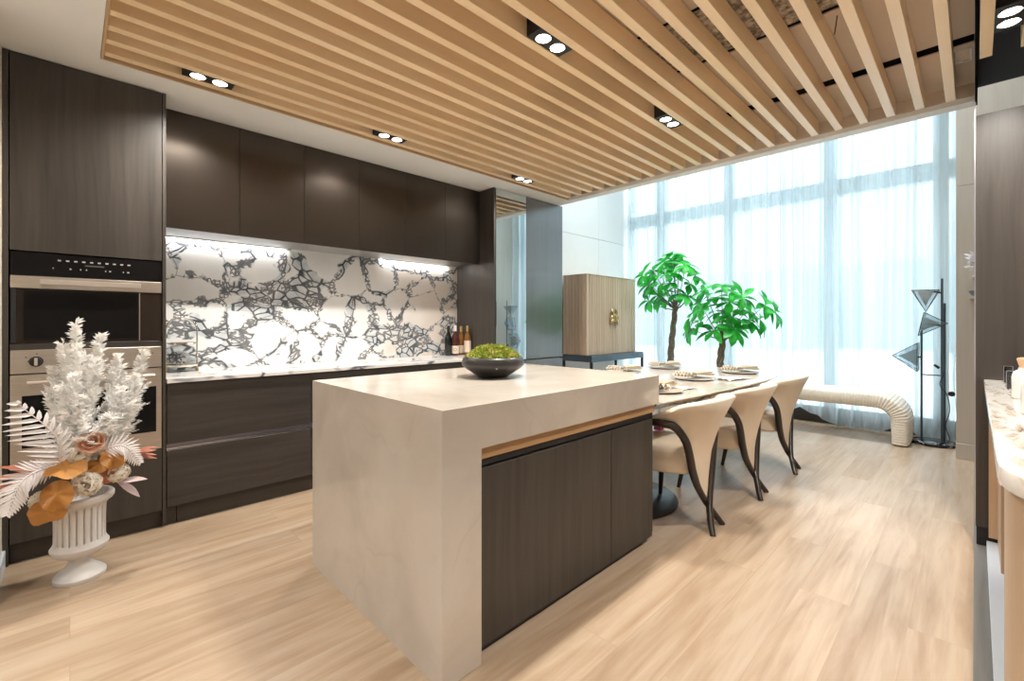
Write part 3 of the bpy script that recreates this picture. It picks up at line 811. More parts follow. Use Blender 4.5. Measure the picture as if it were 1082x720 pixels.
part('lid', bx(2.833, 2.887, 1.473, 1.527, .525, .537, .002), 'porcelain', t)

# ================================================================== SIDEBOARD
def sideboard():
    x0, x1, yf, yb, z0, z1 = 4.77, 5.985, 3.50, 3.90, .785, 1.85
    t = thing('fluted_cabinet', 'fluted walnut two door cabinet on a black metal stand', 'cabinet', (5.38, 3.7, 0))
    part('carcass', bx(x0 + .02, x1 - .012, yf + .03, yb, z0, z1 - .012), 'flute', t)
    part('top', bx(x0, x1, yf, yb, z1 - .012, z1, .003), 'flute', t)
    def fluted(a, b, per, amp, n=10):
        pts = []; m = max(1, round((b - a) / per)); w = (b - a) / m
        for i in range(m):
            for k in range(n): pts.append((a + w * (i + k / n), amp * abs(math.sin(PI * k / n)) ** .7))
        pts.append((b, 0)); return pts
    xm = 5.375
    wav = lambda z: .012 * math.exp(-((z - 1.29) / .16) ** 2) * math.sin((z - 1.29) * 26)
    for a, b in ((x0 + .004, xm), (xm + .004, x1 - .004)):
        pr = fluted(a, b, .055, .012); bm = new(); rows = []
        zs = [z0 + .002 + (z1 - .016 - z0) * i / 26 for i in range(27)]
        for z in zs:
            row = []
            for (x, h) in pr:
                wx = wav(z) * max(0, 1 - abs(x - xm) / .06)
                row.append((x + wx, yf + .013 - h, z))
            row += [(b + wav(z) * (1 if b == xm else 0), yf + .028, z), (a + wav(z) * (1 if a != x0 + .004 else 0), yf + .028, z)]
            rows.append(row)
        loft(bm, rows, True, True)
        d = part('door', bm, 'flute', t, 50)
        s = -1 if b == xm else 1
        hb = new()
        c = Vector((xm + .002 + s * .028, yf - .014, 1.285))
        for (dx, dz, a1, L) in ((0, .0, 1.1, .13), (.026 * s, -.045, 2.2, .12), (.020 * s, .035, .2, .13), (.045 * s, .0, 1.5, .10)):
            pts = [c + Vector((dx + math.cos(a1 + f * 1.6) * L * (f - .5) * s, -.010 * math.sin(f * PI), dz + math.sin(a1 + f * 1.4) * L * (f - .5) * 1.3)) for f in [i / 10 for i in range(11)]]
            tube(hb, pts, [.006 + .016 * math.sin(PI * i / 10) for i in range(11)], 8)
        tube(hb, [c + Vector((0, -.003, 0)), c + Vector((0, .02, 0))], .007, 8)
        part('handle', hb, 'brass', d, 80)
    pr = fluted(yf + .03, yb, .055, .012); bm = new(); rows = []
    for z in (z0 + .002, z1 - .014):
        rows.append([(x0 + .013 - h, y, z) for (y, h) in pr] + [(x0 + .02, yb, z), (x0 + .02, yf + .03, z)])
    loft(bm, rows, True, True)
    part('side_panel', bm, 'flute', t, 50)
    s = thing('metal_stand', 'black metal stand carrying the fluted cabinet', 'stand', (5.42, 3.66, 0))
    sx0, sx1, sy0, sy1 = 4.765, 6.06, 3.42, 3.90
    bm = new()
    for y in (sy0, sy1 - .03): box(bm, sx0, sx1, y, y + .03, .700, .772, .002)
    for x in (sx0, sx1 - .03): box(bm, x, x + .03, sy0 + .03, sy1 - .03, .700, .772, .002)
    part('rim', bm, 'greymetal', s)
    part('shelf_plate', bx(sx0 + .004, sx1 - .004, sy0 + .004, sy1 - .004, .772, .784, .001, 1), 'greymetal', s)
    for x in (sx0, sx1 - .03):
        for y in (sy0, sy1 - .03): part('leg', bx(x, x + .03, y, y + .03, 0, .700, .002), 'blackmetal', s)
sideboard()

# ================================================================== TREES
def tree(x, y, base, topz, clusters, label, seed):
    rnd = random.Random(seed)
    t = thing('money_tree', label, 'potted tree', (x, y, 0), 'braided money trees by the curtain')
    part('pot', lathe(new(), [(.13, 0), (.135, .01), (.175, .32), (.18, .34), (.168, .34), (.160, .30), (.05, .295)], (x, y, 0), 36), 'porcelain', t, 50)
    part('soil', lathe(new(), [(.158, .300), (.15, .312), (.05, .318)], (x, y, 0), 30), 'soil', t, 60)
    bm = new()
    top = Vector((x + base[0], y + base[1], topz))
    for k in range(3):
        pts = []
        for i in range(41):
            f = i / 40; a = f * 4.2 * PI + 2 * PI * k / 3
            c = Vector((x, y, .31)).lerp(top, f) + Vector((0, .02 * math.sin(f * 3), 0))
            pts.append(c + Vector((math.cos(a), math.sin(a), 0)) * (.026 - .006 * f))
        tube(bm, pts, [.027 - .009 * i / 40 for i in range(41)], 8)
    part('trunk', bm, 'bark', t, 80)
    br = new(); fo = new()
    for c in clusters:
        c = Vector(c)
        mid = top.lerp(c, .5) + Vector((0, 0, -.05 + rnd.uniform(0, .06)))
        pts = cat([top - Vector((0, 0, .03)), mid, c], 5)
        tube(br, pts, [.009 - .006 * i / (len(pts) - 1) for i in range(len(pts))], 5)
        n = rnd.choice((6, 7, 8)); ph = rnd.random() * 6.3
        out = (c - top); out.z = out.z * .3 + .12; out.normalize()
        u, v = frame_of(out)
        for k in range(n):
            a = ph + 2 * PI * k / n
            d = (u * math.cos(a) + v * math.sin(a)) * .95 + out * rnd.uniform(.15, .55) + Vector((0, 0, -.30))
            blade(fo, c, d, out + Vector((0, 0, .6)), rnd.uniform(.16, .24), rnd.uniform(.075, .10), rnd.uniform(.15, .5), rnd.uniform(.12, .3), 5,
                  1, lambda q: math.sin(PI * min(1, q * .96 + .02) ** 1.25))
    part('branches', br, 'bark', t, 80)
    part('foliage', fo, 'leaf', t, 180)
def px2(xp, yp, X):
    a = math.atan(489 / 478.); ca, sa = math.cos(a), math.sin(a)
    q = (xp - 541) / 478.; d = X / (ca + q * sa)
    return (X, d * (sa - q * ca), 1.2 - (yp - 342) / 478. * d)
def trees():
    rnd = random.Random(5)
    A = [(-.45, .35), (0, .60), (.08, .5), (.22, .42), (-.05, .42), (-.20, .52), (-.30, .40), (.28, .30), (.05, .33), (-.12, .34), (-.42, .22), (.33, .18), (.18, .20), (-.22, .18), (-.02, .22), (-.40, .02), (.12, .08), (-.15, .04), (.25, .04), (.0, .52), (-.28, .08)]
    # offsets are across the crown (towards the window side) and up from the top of the trunk
    f = 5.76 / 5.6; cl = [(5.76 + rnd.uniform(-.13, .15), (2.735 - u * 1.0 + rnd.uniform(-.03, .03)) * f, 1.2 + (.30 + v * 1.02) * f) for u, v in A]
    tree(5.76, 2.785 * f, (0.02, -.075), 1.405, cl, 'taller braided money tree with a high green crown', 11)
    B = [(-.22, .56), (.02, .60), (.16, .52), (.32, .44), (-.05, .46), (-.30, .40), (.12, .40), (.46, .36), (.54, .28), (.30, .30), (-.14, .32), (.02, .28), (-.36, .22), (.20, .22), (-.20, .16), (.08, .14), (.34, .18), (-.38, .08), (-.02, .06), (.44, .20), (.24, .08)]
    f = 5.42 / 5.6; cl = [(5.42 + rnd.uniform(-.15, .13), (2.13 - u * .95 + rnd.uniform(-.03, .03)) * f, 1.2 + (-.14 + v * .98) * f) for u, v in B]
    tree(5.42, 2.15 * f, (0.02, -.035), 1.03, cl, 'shorter braided money tree with drooping green leaves', 23)
trees()

# ================================================================== BENCH
def bench():
    t = .078; r = .20
    yo0, yo1, top = .432 + t, 2.12 - t, .49 - t       # centre line
    path = [(yo0, 0.0)]
    m = 24
    for i in range(m): path.append((yo0, (top - r) * (i + 1) / m))
    k = 34
    for i in range(1, k + 1):
        a = PI - (PI / 2) * i / k; path.append((yo0 + r + r * math.cos(a), top - r + r * math.sin(a)))
    n = 92
    for i in range(1, n + 1): path.append((yo0 + r + (yo1 - yo0 - 2 * r) * i / n, top))
    for i in range(1, k + 1):
        a = PI / 2 - (PI / 2) * i / k; path.append((yo1 - r + r * math.cos(a), top - r + r * math.sin(a)))
    for i in range(m): path.append((yo1, (top - r) * (1 - (i + 1) / m)))
    path = [Vector((0, y, z)) for y, z in path]
    # densify by arc length, ribs every 17 mm
    dens = []; s = 0
    for a, b in zip(path, path[1:]):
        L = (b - a).length; q = max(1, int(L / .0028))
        for j in range(q): dens.append((a.lerp(b, j / q), s + L * j / q))
        s += L
    dens.append((path[-1], s))
    bm = new(); rows = []
    W = .255
    for i, (p, sl) in enumerate(dens):
        a = dens[max(0, i - 1)][0]; b = dens[min(len(dens) - 1, i + 1)][0]
        tn = (b - a).normalized(); nv = Vector((0, -tn.z, tn.y))
        rib = abs(math.sin(PI * sl / .0245)) ** .5 * .0062 - .0062
        foot = .88 + .12 * min(1, max(p.z, 0) / .25)
        row = []
        for j in range(28):
            g = 2 * PI * j / 28; e = 2 / 5.5
            cu = math.copysign(abs(math.cos(g)) ** e, math.cos(g)); sv = math.copysign(abs(math.sin(g)) ** e, math.sin(g))
            row.append(Vector((6.015 + cu * (W + rib), 0, 0)) + Vector((0, p.y, p.z)) + nv * (sv * (t * foot + rib)))
        rows.append(row)
    loft(bm, rows, True, True)
    th = thing('ribbed_bench', 'cream ribbed upholstered bench bent like an arch, in front of the curtain', 'bench', (6.015, 1.28, 0))
    bm.transform(Matrix.Translation((0, 0, .012)))
    part('upholstery', bm, 'bench', th, 70)
    for y in (yo0, yo1): part('foot', bx(5.82, 6.21, y - .04, y + .04, 0, .014), 'black', th)
bench()

# ================================================================== FLOOR LAMP
def lamp():
    X = 6.15
    t = thing('floor_lamp', 'black metal floor lamp with three glass pyramid shades and round marble base', 'floor lamp', (X, .28, 0))
    part('base', lathe(new(), [(.178, 0), (.180, .006), (.180, .026), (.174, .030)], (X, .285, 0), 56), 'blackmarble', t, 50)
    YA, YB, YC = .376, .226, .208
    for nm, y, z, dx in (('pole', YA, 1.16, 0), ('pole', YB, 1.643, 0), ('pole', YC, 1.40, .022)):
        part(nm, tube(new(), [(X + dx, y, .03), (X + dx, y, z)], .0095, 12), 'greymetal', t, 60)
    part('crossbar', tube(new(), [(X, YA, .685), (X, YB, .685)], .006, 8), 'blackmetal', t, 60)
    def pyr(apex, quad, arm):
        apex = Vector(apex); quad = [Vector(q) for q in quad]
        c = sum(quad, Vector()) / 4
        bm = new(); vs = [bm.verts.new(q) for q in quad]; va = bm.verts.new(apex)
        for i in range(4): bm.faces.new((vs[i], vs[(i + 1) % 4], va))
        bm.faces.new(vs)
        s = part('shade', bm, 'lampglass', t)
        fr = new()
        for i in range(4):
            tube(fr, [quad[i], quad[(i + 1) % 4]], .0036, 6); tube(fr, [quad[i], apex], .0026, 6)
        part('shade_frame', fr, 'blackmetal', s)
        k = new(); q2 = [c.lerp(q, .62) + (apex - c) * .02 for q in quad]; a2 = c.lerp(apex, .74)
        vs = [k.verts.new(q) for q in q2]; va = k.verts.new(a2)
        for i in range(4): k.faces.new((vs[i], vs[(i + 1) % 4], va))
        k.faces.new(vs)
        part('inner_shade', k, 'lampcore', s)
        part('bracket', tube(new(), [arm, c.lerp(Vector(arm), .0)], .008, 8), 'blackmetal', s, 60)
    # top shade points down, middle one points to the right, lowest to the left
    cy = .345; s = .10
    pyr((X - .02, .343, 1.315), [(X - s, cy - s, 1.53), (X + s - .02, cy - s, 1.53), (X + s - .02, cy + s, 1.535), (X - s, cy + s, 1.535)], (X, YB, 1.50))
    q = Vector((X - .02, .372, 1.195)); e1 = Vector((0, -.022, .115)); e2 = Vector((.105, .0, 0))
    pyr((X - .02, .182, 1.20), [q + e1 - e2, q + e1 + e2, q - e1 + e2, q - e1 - e2], (X + .022, YC, 1.18))
    q = Vector((X, .402, .862)); e1 = Vector((0, 0, .142)); e2 = Vector((.11, 0, 0))
    pyr((X, .605, .866), [q + e1 - e2, q + e1 + e2, q - e1 + e2, q - e1 - e2], (X, YA, .86))
    cord = cat([(X, YB - .01, .72), (X - .02, .21, .70), (X - .03, .24, .60), (X - .02, .19, .50), (X - .02, .17, .35), (X - .02, .20, .2), (X - .05, .17, .08), (X - .08, .2, .033)], 6)
    part('cable', tube(new(), cord, .004, 6), 'black', t, 80)
    part('foot_switch', lathe(new(), [(.001, 0), (.024, .002), (.028, .010), (.024, .018), (.001, .020)], (X - .02, .158, .51), 20, False, None, Matrix.Rotation(R(70), 3, 'Y')), 'black', t, 50)
    part('plug', tube(new(), [(X - .01, YB + .02, .76), (X - .02, YB + .055, .79)], [.014, .010], 8), 'black', t, 50)
    b = new()
    for i in range(46): bmesh.ops.create_uvsphere(b, u_segments=6, v_segments=4, radius=.006, matrix=Matrix.Translation((6.30, .125 + .02 * math.sin(i * .07), .30 + i * .0165)))
    single('bead_chain', b, 'porcelain', 'white bead pull chain hanging between the floor lamp and the pillar', 'pull chain', (6.30, .13, .3), None, 'stuff')
lamp()

# ================================================================== CURTAIN
def curtain():
    bm = new(); rows = []
    ya, yb = .125, 3.90; n = 760
    rnd = random.Random(4)
    ph = [rnd.random() * 6.28 for _ in range(6)]
    def fold(y, f):
        w = y + .05 * math.sin(y * 3.1 + ph[0]) + .02 * math.sin(y * 11 + ph[1])
        return (.040 * math.sin(w * 2 * PI / .165 + ph[2]) + .018 * math.sin(w * 2 * PI / .092 + ph[3]) * (1 - .4 * f) + .025 * math.sin(w * 2 * PI / .71 + ph[4]))
    def hem(y):
        h = .012
        def bump(c, w, z): return z * max(0, 1 - abs(y - c) / w)
        h += bump(1.48, .36, .17) + bump(.56, .17, .085) + bump(2.45, .3, .1) + bump(3.3, .4, .06)
        return h
    zs = [0, .04, .08, .13, .2, .3, .45, .7, 1.0, 1.4, 1.8, 2.2, 2.6, 3.0, 3.6, 4.4, 5.18]
    for i in range(n + 1):
        y = ya + (yb - ya) * i / n; h = hem(y); row = []
        for z in zs:
            f = z / 5.18
            low = max(0, 1 - z / .35)
            x = 6.40 + fold(y, f) * (1 - .25 * (1 - f)) - .05 * low ** 2
            row.append((x, y + .012 * math.sin(z * 2 + y * 9) * (1 - f), h + (5.18 - h) * f))
        rows.append(row)
    loft(bm, rows)
    single('sheer_curtain', bm, 'sheer', 'floor length white sheer curtain across the whole window', 'curtain', (6.4, 2, 0), None, None, 180)
    t = single('curtain_rail', bx(6.36, 6.44, .12, 3.93, 5.18, 5.199), 'white', 'white ceiling rail carrying the sheer curtain', 'curtain rail', (6.4, 2, 5.18))
curtain()

# ================================================================== RIGHT SIDE
def right_side():
    t = thing('tall_cabinet', 'tall dark oak cabinet end at the right edge, behind the marble counter', 'cabinet', (3.8, -.4, 0))
    part('door', bx(3.520, 3.545, -.90, -.003, .10, 2.328, .0015, 1), 'dwood', t)
    part('carcass', bx(3.546, 4.12, -.90, -.003, .10, 2.328), 'dwood', t)
    part('edge_profile', bx(3.519, 3.5235, -.0035, .0015, .10, 2.405), 'alu', t)
    part('plinth', bx(3.53, 4.10, -.88, -.006, 0, .10), 'black', t)
    t = thing('marble_counter', 'marble counter with rounded near corner at the right edge', 'counter', (2.4, -.4, 0))
    def rr(x0, x1, y0, y1, r, n=12):
        P = [(x1, y0), (x1, y1)]
        for cx, cy, a0 in ((x0 + r, y1 - r, 90), (x0 + r, y0 + r, 180)):
            P += [(cx + r * math.cos(R(a0 + 90 * i / n)), cy + r * math.sin(R(a0 + 90 * i / n))) for i in range(n + 1)]
        return P
    part('countertop', prism(new(), rr(1.185, 3.516, -.86, -.034, .26), .858, .90, 'z', .004), 'streak', t, 40)
    # curved near end support, open shelf bay behind it, white base
    P = rr(1.21, 1.62, -.84, -.050, .24)
    part('end_support', prism(new(), P, .0, .858, 'z'), 'tanwood', t, 40)
    part('far_support', bx(3.10, 3.516, -.84, -.085, .0, .858), 'tanwood', t)
    part('far_panel', bx(3.496, 3.517, -.085, -.052, .06, .858), 'tanwood', t)
    part('back_panel', bx(1.62, 3.10, -.84, -.80, .06, .858), 'tanwood', t)
    part('base', bx(1.62, 3.515, -.80, -.044, 0, .036, .002), 'skirting', t)
    objs = [(3.39, -.118, .016, .011, .085, 'small black stone block with pale edges, farthest along the right counter'),
            (3.09, -.122, .021, .013, .083, 'black stone block standing nearest to the white jars'),
            (3.36, -.175, .018, .013, .135, 'tall black stone block behind the small ones on the right counter'),
            (3.16, -.180, .020, .013, .118, 'second tall black stone block, just beside the cork of the white jar')]
    for x, y, a, b, h, lab in objs:
        s = thing('stone_block', lab, 'decorative block', (x, y, .90), 'black blocks on the right counter')
        part('block', bx(x - b, x + b, y - a, y + a, .90, .90 + h, .002), 'blackstone', s)
        bm = new()
        for yy in (y - a - .0008, y + a - .0022): box(bm, x - b - .0012, x - b + .002, yy, yy + .003, .901, .90 + h)
        box(bm, x - b - .0012, x - b + .002, y - a, y + a, .90 + h - .002, .90 + h + .001)
        part('pale_edge', bm, 'alu_dull', s)
    x, y = 2.72, -.149
    j = thing('jar', 'white porcelain jar with cork stopper at the right edge', 'jar', (x, y, .90), 'white jars on the right counter')
    part('body', lathe(new(), [(.040, .90), (.045, .905), (.046, .985), (.041, 1.006), (.028, 1.016), (.027, 1.024)], (x, y, 0), 36), 'porcelain', j, 60)
    part('stopper', lathe(new(), [(.023, 1.020), (.032, 1.058), (.029, 1.062)], (x, y, 0), 28), 'cork', j, 50)
    x, y = 2.27, -.152
    j = thing('jar', 'white porcelain jar without stopper, nearer to the camera at the right edge', 'jar', (x, y, .90), 'white jars on the right counter')
    part('body', lathe(new(), [(.042, .90), (.047, .906), (.048, 1.000), (.043, 1.020), (.030, 1.028), (.029, 1.042), (.025, 1.042), (.025, 1.024)], (x, y, 0), 36), 'porcelain', j, 60)
    # white flowers on a shelf against the pillar, mostly hidden by the dark cabinet
    s = single('wall_shelf', bx(5.40, 5.629, -.42, .015, 1.585, 1.60, .002), 'white', 'slim white shelf on the pillar, half hidden by the dark cabinet', 'shelf', (5.5, -.2, 1.59))
    s = single('wall_shelf', bx(5.40, 5.629, -.42, .03, 1.405, 1.42, .002), 'pillar', 'lower pale shelf on the pillar carrying the dark dish', 'shelf', (5.5, -.2, 1.41))
    d = single('dish', lathe(new(), [(.03, 1.4205), (.07, 1.44), (.09, 1.475), (.086, 1.477), (.06, 1.445)], (5.50, -.05, 0), 28), 'bowl', 'dark dish on the lower pillar shelf, half hidden', 'dish', (5.5, -.05, 1.42), None, None, 60)
    v = thing('flower_vase', 'white dried flowers in a small grey vase on the pillar shelf', 'flowers in vase', (5.52, -.08, 1.60))
    part('vase', lathe(new(), [(.035, 1.6005), (.05, 1.63), (.03, 1.67), (.034, 1.685), (.028, 1.685)], (5.52, -.06, 0), 24), 'greymetal', v, 60)
    bm = new(); rnd = random.Random(2)
    for i in range(160):
        b = Vector((5.52, -.06, 1.67)); d = Vector((rnd.uniform(-.5, .3), rnd.uniform(-.7, .75), rnd.uniform(.15, 1)))
        blade(bm, b + d * rnd.uniform(.02, .10), d + Vector((0, 0, -.2)), Vector((rnd.uniform(-1, 1), .2, 1)), rnd.uniform(.05, .09), .030, .3, .2, 3)
    part('flowers', bm, 'fern', v)
right_side()

# ================================================================== URN WITH DRIED FLOWERS
def plume(bm, base, tip, bend, width, rnd, nb=34, flat=None, leaf=.030):
    base, tip = Vector(base), Vector(tip); bend = Vector(bend)
    mid = base.lerp(tip, .5) + bend
    pts = cat([base, mid, tip], 12); L = (tip - base).length
    tube(bm, pts, [.0035 - .0025 * i / (len(pts) - 1) for i in range(len(pts))], 5)
    ax0 = (tip - base).normalized(); U, V = frame_of(ax0)
    for i in range(nb):
        f = .16 + .84 * (i / (nb - 1)) ** .9
        k = f * (len(pts) - 1); a = int(min(k, len(pts) - 2)); p = pts[a].lerp(pts[a + 1], k - a); ax = (pts[a + 1] - pts[a]).normalized()
        w = width * (1.02 - f) ** .85 * (.35 + .65 * min(1, (f - .15) * 4)) + .02
        for s in range(1):
            ang = rnd.random() * 2 * PI
            side = (U * math.cos(ang) + V * math.sin(ang) * .75)
            d = (side * rnd.uniform(.6, 1.0) + ax * rnd.uniform(.5, 1.2) * (1 + f * .8)).normalized()
            ln = w * rnd.choice((.55, .7, .85, 1.0, 1.35))
            q = [p + d * ln * j / 4 + Vector((0, 0, -.12 * ln * (j / 4) ** 2)) for j in range(5)]
            u2, v2 = frame_of(d)
            m = max(6, int(ln / .0085))
            for j in range(m):
                g = .15 + .85 * j / (m - 1); kk = g * 4; aa = int(min(kk, 3)); c = q[aa].lerp(q[aa + 1], kk - aa)
                for sg in (-1, 1):
                    th = rnd.uniform(-.7, .7)
                    dd = d * rnd.uniform(.6, 1.0) + (u2 * math.cos(th) + v2 * math.sin(th)) * sg * rnd.uniform(.5, .95)
                    l = leaf * rnd.uniform(.6, 1.1) * (1.2 - .75 * g)
                    blade(bm, c, dd, v2, l, l * .40, .2, .15, 2)
def fern(bm, base, tip, bend, wid, n, rnd, up, lw=.012, left=1.0, right=1.0):
    base, tip = Vector(base), Vector(tip)
    pts = cat([base, base.lerp(tip, .5) + Vector(bend), tip], 14)
    tube(bm, pts, [.005 - .0038 * i / (len(pts) - 1) for i in range(len(pts))], 6)
    up = Vector(up)
    for i in range(n):
        f = .10 + .90 * i / (n - 1); k = f * (len(pts) - 1); a = int(min(k, len(pts) - 2)); p = pts[a].lerp(pts[a + 1], k - a)
        ax = (pts[a + 1] - pts[a]).normalized(); s = ax.cross(up).normalized()
        w = wid * (math.sin(PI * min(1, f * .80 + .16)) ** .8) + .01
        for sg in (-1, 1):
            d = s * sg * .9 + ax * (.55 + .4 * f) + Vector((0, 0, rnd.uniform(-.08, .08)))
            blade(bm, p, d, up, w * rnd.uniform(.9, 1.08) * (right if sg > 0 else left), lw, .22, .35, 4, 1, lambda t: (1 - t) ** .45 * min(1, t * 5 + .4))
def urn():
    x, y = .035, 2.965
    t = thing('flower_urn', 'white fluted pedestal urn filled with dried white plumes, amber leaves and flowers', 'flower arrangement', (x, y, 0))
    def flute(r, z, a):
        if .178 < z < .342: return r - .007 * (abs(math.sin(a * 11)) ** .5 < .62) - .004 * (1 - abs(math.sin(a * 11)))
        return r
    prof = [(.092, 0), (.094, .004), (.094, .018), (.088, .026), (.078, .036), (.058, .052), (.044, .072), (.041, .088), (.046, .100), (.060, .108), (.082, .118), (.096, .130), (.104, .146), (.105, .156), (.098, .166), (.094, .176), (.0925, .18), (.092, .22), (.092, .28), (.094, .338), (.096, .345), (.104, .352), (.118, .360), (.124, .370), (.124, .384), (.118, .392), (.106, .392), (.10, .375), (.10, .34), (.05, .335)]
    part('urn', lathe(new(), prof, (x, y, 0), 132, True, flute), 'urn', t, 35)
    rnd = random.Random(12); B = Vector((x, y, .40))
    tips = [(-.015, .0, 1.20, .10), (.075, .03, 1.13, .085), (.235, .02, 1.05, .085), (-.06, -.02, 1.10, .09), (-.085, .0, .985, .10), (.20, -.05, .93, .10), (.205, .03, .80, .09),
            (-.06, -.07, .90, .10), (.05, -.08, 1.02, .11), (.14, -.09, .88, .11), (.02, .06, 1.04, .10), (.15, .06, .98, .10), (.0, -.12, .82, .11), (.10, -.13, .76, .10), (-.02, -.10, .95, .11), (.13, .0, 1.03, .09)]
    for i, (dx, dy, z, w) in enumerate(tips):
        bm = new(); tip = Vector((x + dx, y + dy, z))
        plume(bm, B + Vector((dx * .2, dy * .2, .02)), tip, (dx * .10 + rnd.uniform(-.02, .02), dy * .2, .03), w * 1.3, rnd, 66, None, .036)
        part('white_plume', bm, 'bleached', t)
    for q, (base, tip, bend, w, n) in enumerate(((Vector((-.03, 2.84, .56)), (-.150, 2.70, .875), (.045, -.02, .0), .125, 12),
                                  (Vector((-.03, 2.84, .58)), (-.180, 2.72, .435), (-.03, -.03, .05), .070, 20),
                                  (Vector((.07, 2.85, .60)), (.240, 2.80, .535), (.02, -.03, .06), .055, 18))):
        bm = new(); fern(bm, base, tip, bend, w, n, rnd, (.25, -.9, .35), (.020, .014, .012)[q], 1.0, (.45, 1, 1)[q]); part('fern_frond', bm, 'fern', t)
    # round amber leaves
    def disc(c, nrm, r, mat, nm, tilt=0.0, el=1.0):
        bm = new(); nrm = Vector(nrm).normalized(); u, v = frame_of(nrm); rows = []
        for i in range(1, 7):
            q = i / 6
            rows.append([Vector(c) + (u * math.cos(a) * el + v * math.sin(a)) * r * q * (1 - .10 * math.cos(a - 1.2)) + nrm * (.16 * r * q * q * math.cos(2 * a + tilt) + .01 * math.sin(5 * a) * q) for a in [2 * PI * k / 28 for k in range(28)]])
        V = loft(bm, rows, True); bm.faces.new(V[0][::-1])
        part(nm, bm, mat, t, 180)
    disc((-.040, 2.785, .458), (-.15, -1, .25), .064, 'amber', 'round_leaf', .5, .85)
    disc((-.072, 2.805, .385), (-.2, -.8, -.35), .060, 'amber', 'round_leaf', 1.4, 1.05)
    disc((-.015, 2.800, .566), (.1, -.6, .85), .062, 'amber', 'round_leaf', 2.2, 1.15)
    disc((.146, 2.825, .582), (.35, -.9, .25), .058, 'amber', 'round_leaf', .2, .95)
    disc((.100, 2.840, .552), (-.4, -.8, .45), .042, 'amber', 'round_leaf', 1.1, 1.1)
    disc((.118, 2.85, .49), (.2, -.9, .1), .042, 'rust', 'round_leaf', .8, .8)
    # ivory flower heads
    for c, r in (((.055, 2.835, .468), .056), ((.165, 2.865, .487), .046), ((-.085, 2.86, .42), .045), ((.03, 2.86, .60), .05)):
        bm = new()
        for i in range(150):
            a, z = rnd.random() * 2 * PI, rnd.uniform(-1, 1); s = math.sqrt(1 - z * z); d = Vector((s * math.cos(a), s * math.sin(a), z))
            uu, vv = frame_of(d)
            for k in range(4):
                e = (uu * math.cos(k * PI / 2 + a) + vv * math.sin(k * PI / 2 + a))
                blade(bm, Vector(c) + d * r * rnd.uniform(.82, 1.0), e + d * .35, d, r * .26, r * .22, .3, .2, 2)
        part('flower_head', bm, 'hydrangea', t)
    # peach rose
    bm = new(); c = Vector((.070, 2.835, .656))
    nrm = Vector((-.1, -1, .35)).normalized(); u, v = frame_of(nrm)
    for ring, (k, rad, tilt) in enumerate(((5, .012, .15), (6, .028, .45), (7, .044, .9))):
        for i in range(k):
            a = 2 * PI * i / k + ring * .5; rd = u * math.cos(a) + v * math.sin(a); tg = -u * math.sin(a) + v * math.cos(a); rows = []
            for j in range(6):
                q = j / 5; w = .026 * math.sin(PI * (.18 + .72 * q)) * (1 + ring * .25)
                h = c + rd * (rad * (.4 + .6 * q) + tilt * .012 * q * q) + nrm * (.045 * q * (1 - tilt * .35)) - nrm * .012
                rows.append([h - tg * w - rd * w * .35, h, h + tg * w - rd * w * .35])
            loft(bm, rows)
    part('peach_rose', bm, 'peach', t, 180)
    for cc, dirs, mat, L, W in (((-.07, 2.84, .54), [(-.75, -.55, .28), (-.8, -.62, .05), (-.85, -.5, -.05), (-.5, -.5, .45)], 'rust', .20, .045),
                                ((.175, 2.88, .555), [(.9, -.1, .18), (.95, -.05, .02), (.85, 0, -.10), (.8, -.2, .3)], 'rust', .15, .034),
                                ((.165, 2.865, .44), [(.75, -.25, -.65), (.5, -.3, .1)], 'blush', .12, .042)):
        for d in dirs:
            bm = new(); blade(bm, cc, d, (0, -.4, .9), L * rnd.uniform(.85, 1.05), W, .15, .2, 6, 1, lambda q: math.sin(PI * (q * .9 + .08)) ** .9)
            part('long_leaf', bm, mat, t, 180)
urn()

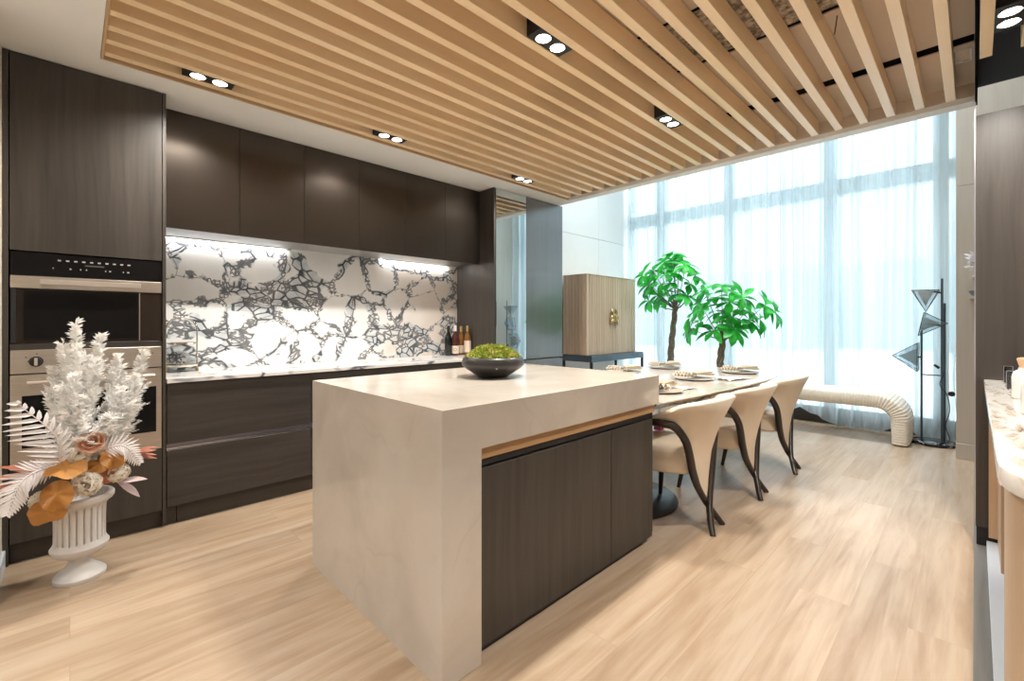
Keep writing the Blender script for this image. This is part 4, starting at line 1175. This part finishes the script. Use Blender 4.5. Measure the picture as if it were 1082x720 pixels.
# ================================================================== LIGHT, CAMERA
def light_and_camera():
    w = bpy.data.worlds.new('sky'); SC.world = w; w.use_nodes = True
    nt = w.node_tree; nt.nodes.clear()
    o = nt.nodes.new('ShaderNodeOutputWorld'); b = nt.nodes.new('ShaderNodeBackground')
    # overcast sky: three times as bright overhead as at the horizon
    tc = nt.nodes.new('ShaderNodeTexCoord'); sx = nt.nodes.new('ShaderNodeSeparateXYZ'); mr = nt.nodes.new('ShaderNodeMapRange')
    nt.links.new(tc.outputs['Generated'], sx.inputs[0]); nt.links.new(sx.outputs[2], mr.inputs[0])
    mr.inputs[1].default_value = 0; mr.inputs[2].default_value = 1; mr.inputs[3].default_value = .92; mr.inputs[4].default_value = 5.0
    b.inputs[0].default_value = (.90, .96, 1.0, 1); nt.links.new(mr.outputs[0], b.inputs[1])
    nt.links.new(b.outputs[0], o.inputs[0])
    cam = bpy.data.cameras.new('camera'); co = bpy.data.objects.new('camera', cam); COL.objects.link(co)
    cam.sensor_width = 36; cam.lens = 478 / 1082 * 36; cam.shift_y = -18 / 1082; cam.clip_start = .02
    a = math.atan2(489, 478)
    co.location = (0, 0, 1.2); co.rotation_euler = (R(90), 0, a - R(90))
    SC.camera = co
    # added cool fill spots high over the window bay, no known fixtures there
    for y in (.5, 1.7, 2.9):
        L = bpy.data.lights.new('spot', 'SPOT'); L.energy = 260; L.color = (.93, .97, 1); L.spot_size = R(90); L.spot_blend = 1.0; L.shadow_soft_size = .25
        lo = bpy.data.objects.new('spot', L); COL.objects.link(lo); lo.location = (5.0, y, 5.1)
    # unseen warm spots above and behind the camera, without fixtures
    for x, y in ((.57, -.112), (1.7, -.112), (-.9, .6), (-.9, 2.0)):
        L = bpy.data.lights.new('spot', 'SPOT'); L.energy = SPOT_E; L.color = (1, .95, .87); L.spot_size = R(100); L.spot_blend = .8; L.shadow_soft_size = .05
        lo = bpy.data.objects.new('spot', L); COL.objects.link(lo); lo.location = (x, y, 2.53)
    vs = SC.view_settings
    SC.display_settings.display_device = 'sRGB'
    vs.view_transform = 'Standard'; vs.look = 'None'; vs.exposure = .55; vs.gamma = 1.0; vs.use_curve_mapping = False
    c = SC.cycles
    c.use_denoising = True; c.max_bounces = 10; c.transparent_max_bounces = 16; c.diffuse_bounces = 5; c.glossy_bounces = 5
    c.sample_clamp_indirect = 6; c.caustics_reflective = False; c.caustics_refractive = False
light_and_camera()
